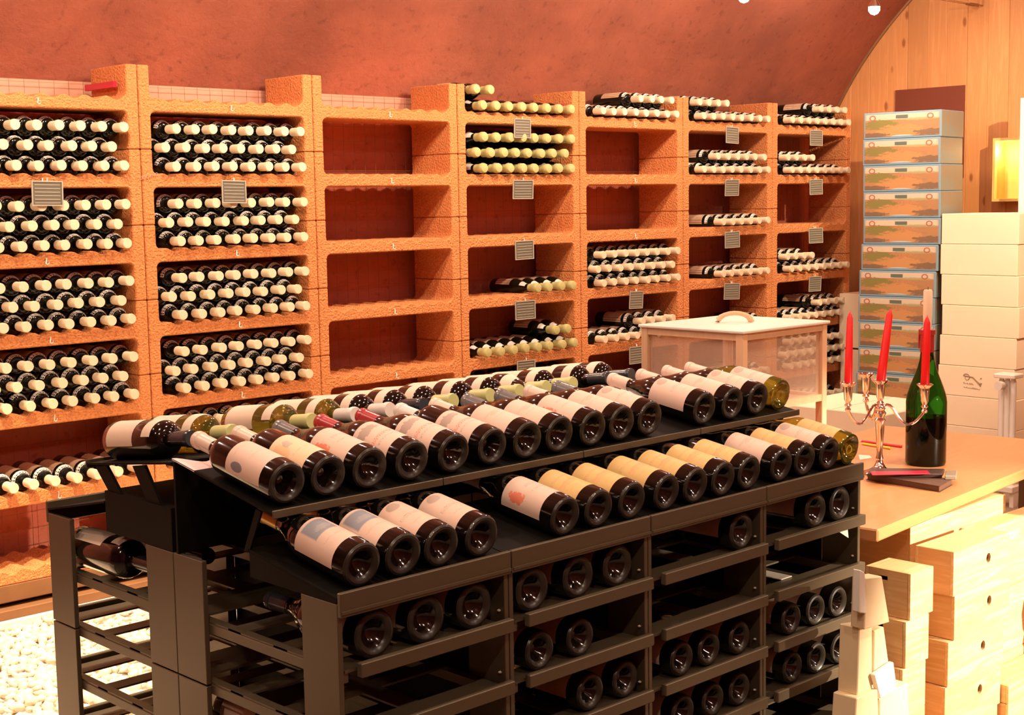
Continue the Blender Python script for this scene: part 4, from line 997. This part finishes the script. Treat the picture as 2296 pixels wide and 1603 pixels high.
# chair at the edge of the picture
ch = thing('chair', 'tan leather chair with brown frame at the table end', 'chair', (1.86, -2.62, FL))
cp = Vector((1.50, -2.50, 0))
sx, sy = 1.40, -2.62
MB().prism([(sx-.16+.30*t, -1.11+.0*t) for t in (0, 1)] + [(sx+.16, -1.17), (sx+.12, -1.19), (sx-.10, -1.19), (sx-.15, -1.165)], 'Y', sy-.2, sy+.14).build('seat', M['fabric'], ch, bevel=.008)
B(sx-.15, sx+.15, sy-.19, sy+.13, -1.205, -1.19).build('seat_frame', M['brownleather'], ch, bevel=.004)
for (ax_, ay_) in ((-.13, -.17), (.13, -.17), (-.13, .11), (.13, .11)):
    MB().tube([(sx+ax_, sy+ay_, -1.205), (sx+ax_*1.1, sy+ay_*1.1, FL)], [.016, .011], 8).build('leg', M['brownleather'], ch, smooth=True)
MB().prism([(sy-.2, -1.12), (sy-.235, -.80), (sy-.205, -.80), (sy-.17, -1.12)], 'X', sx-.14, sx+.14).build('backrest', M['fabric'], ch, bevel=.006)
ch.location = (sx, sy, FL); rebase(ch)

# ------------------------------------------------------------------ cable and halogen lamps
def cable_run(y, z, xs, word):
    for dy in (-.012, .012):
        o = MB().tube([(XW, y+dy, z+.10), (XE-.12, y+dy, z+.10)], .0016, 6).build('steel_cable', M['cable'])
        tag(o, f'thin steel lamp cable strung {word}, {"outer" if dy < 0 else "inner"} of the pair', 'cable', 'lamp cables')
        t = thing('cable_tensioner', f'small metal tensioner on the pine wall holding the {"outer" if dy < 0 else "inner"} cable {word}', 'cable fitting', (XE, y+dy, z+.10), group='cable tensioners')
        MB().tube([(XE-.13, y+dy, z+.10), (XE-.05, y+dy, z+.10)], .006, 8).build('turnbuckle', M['cable'], t, smooth=True)
        MB().tube([(XE-.05, y+dy, z+.10), (XE, y+dy, z+.10)], .003, 8).build('bolt', M['cable'], t); rebase(t)
    z_cable = z
    for i, x in enumerate(xs):
        z = z_cable-(.028 if x == 2.556 else 0)
        t = thing('halogen_lamp', f'lit halogen bulb hanging from the cable {word}, {ORD[len(xs)-1-i]} from the pine wall', 'lamp', (x, y, z+.04), group=f'halogen lamps {word}')
        MB().tube([(x, y-.012, z_cable+.10), (x, y-.008, z+.04)], .0012, 6).build('wire', M['cable'], t); MB().tube([(x, y+.012, z_cable+.10), (x, y+.008, z+.04)], .0012, 6).build('wire', M['cable'], t)
        MB().lathe([(0, .062), (.010, .062), (.013, .044), (.026, .024), (.030, .012), (.028, .012), (.0, .034)], 16, x, y, z).build('reflector', M['steel'], t, smooth=True)
        MB().lathe([(0, -.028), (.016, -.022), (.027, -.006), (.026, .008), (.018, .020), (0, .024)], 14, x, y, z+.002).build('bulb', M['bulb'], t, smooth=True); rebase(t)
cable_run(CABLE_A['y'], .80+.012, CABLE_A['xs'], 'above the terracotta shelves')
cable_run(CABLE_B['y'], 1.25+.022, CABLE_B['xs'], 'over the rack')
cable_run(ADDED_CABLE_C['y'], 1.22+.012, ADDED_CABLE_C['xs'], 'as added shelf light')  # fittings for the added shelf lamps, out of view
cable_run(ADDED_CABLE_D['y'], .95+.012, ADDED_CABLE_D['xs'], 'as added rack light')  # fittings for the added room-side lamps, out of view

# ------------------------------------------------------------------ lift everything so that the floor is at z = 0
for o in list(S.objects):
    if o.parent is None: o.location.z += ZO
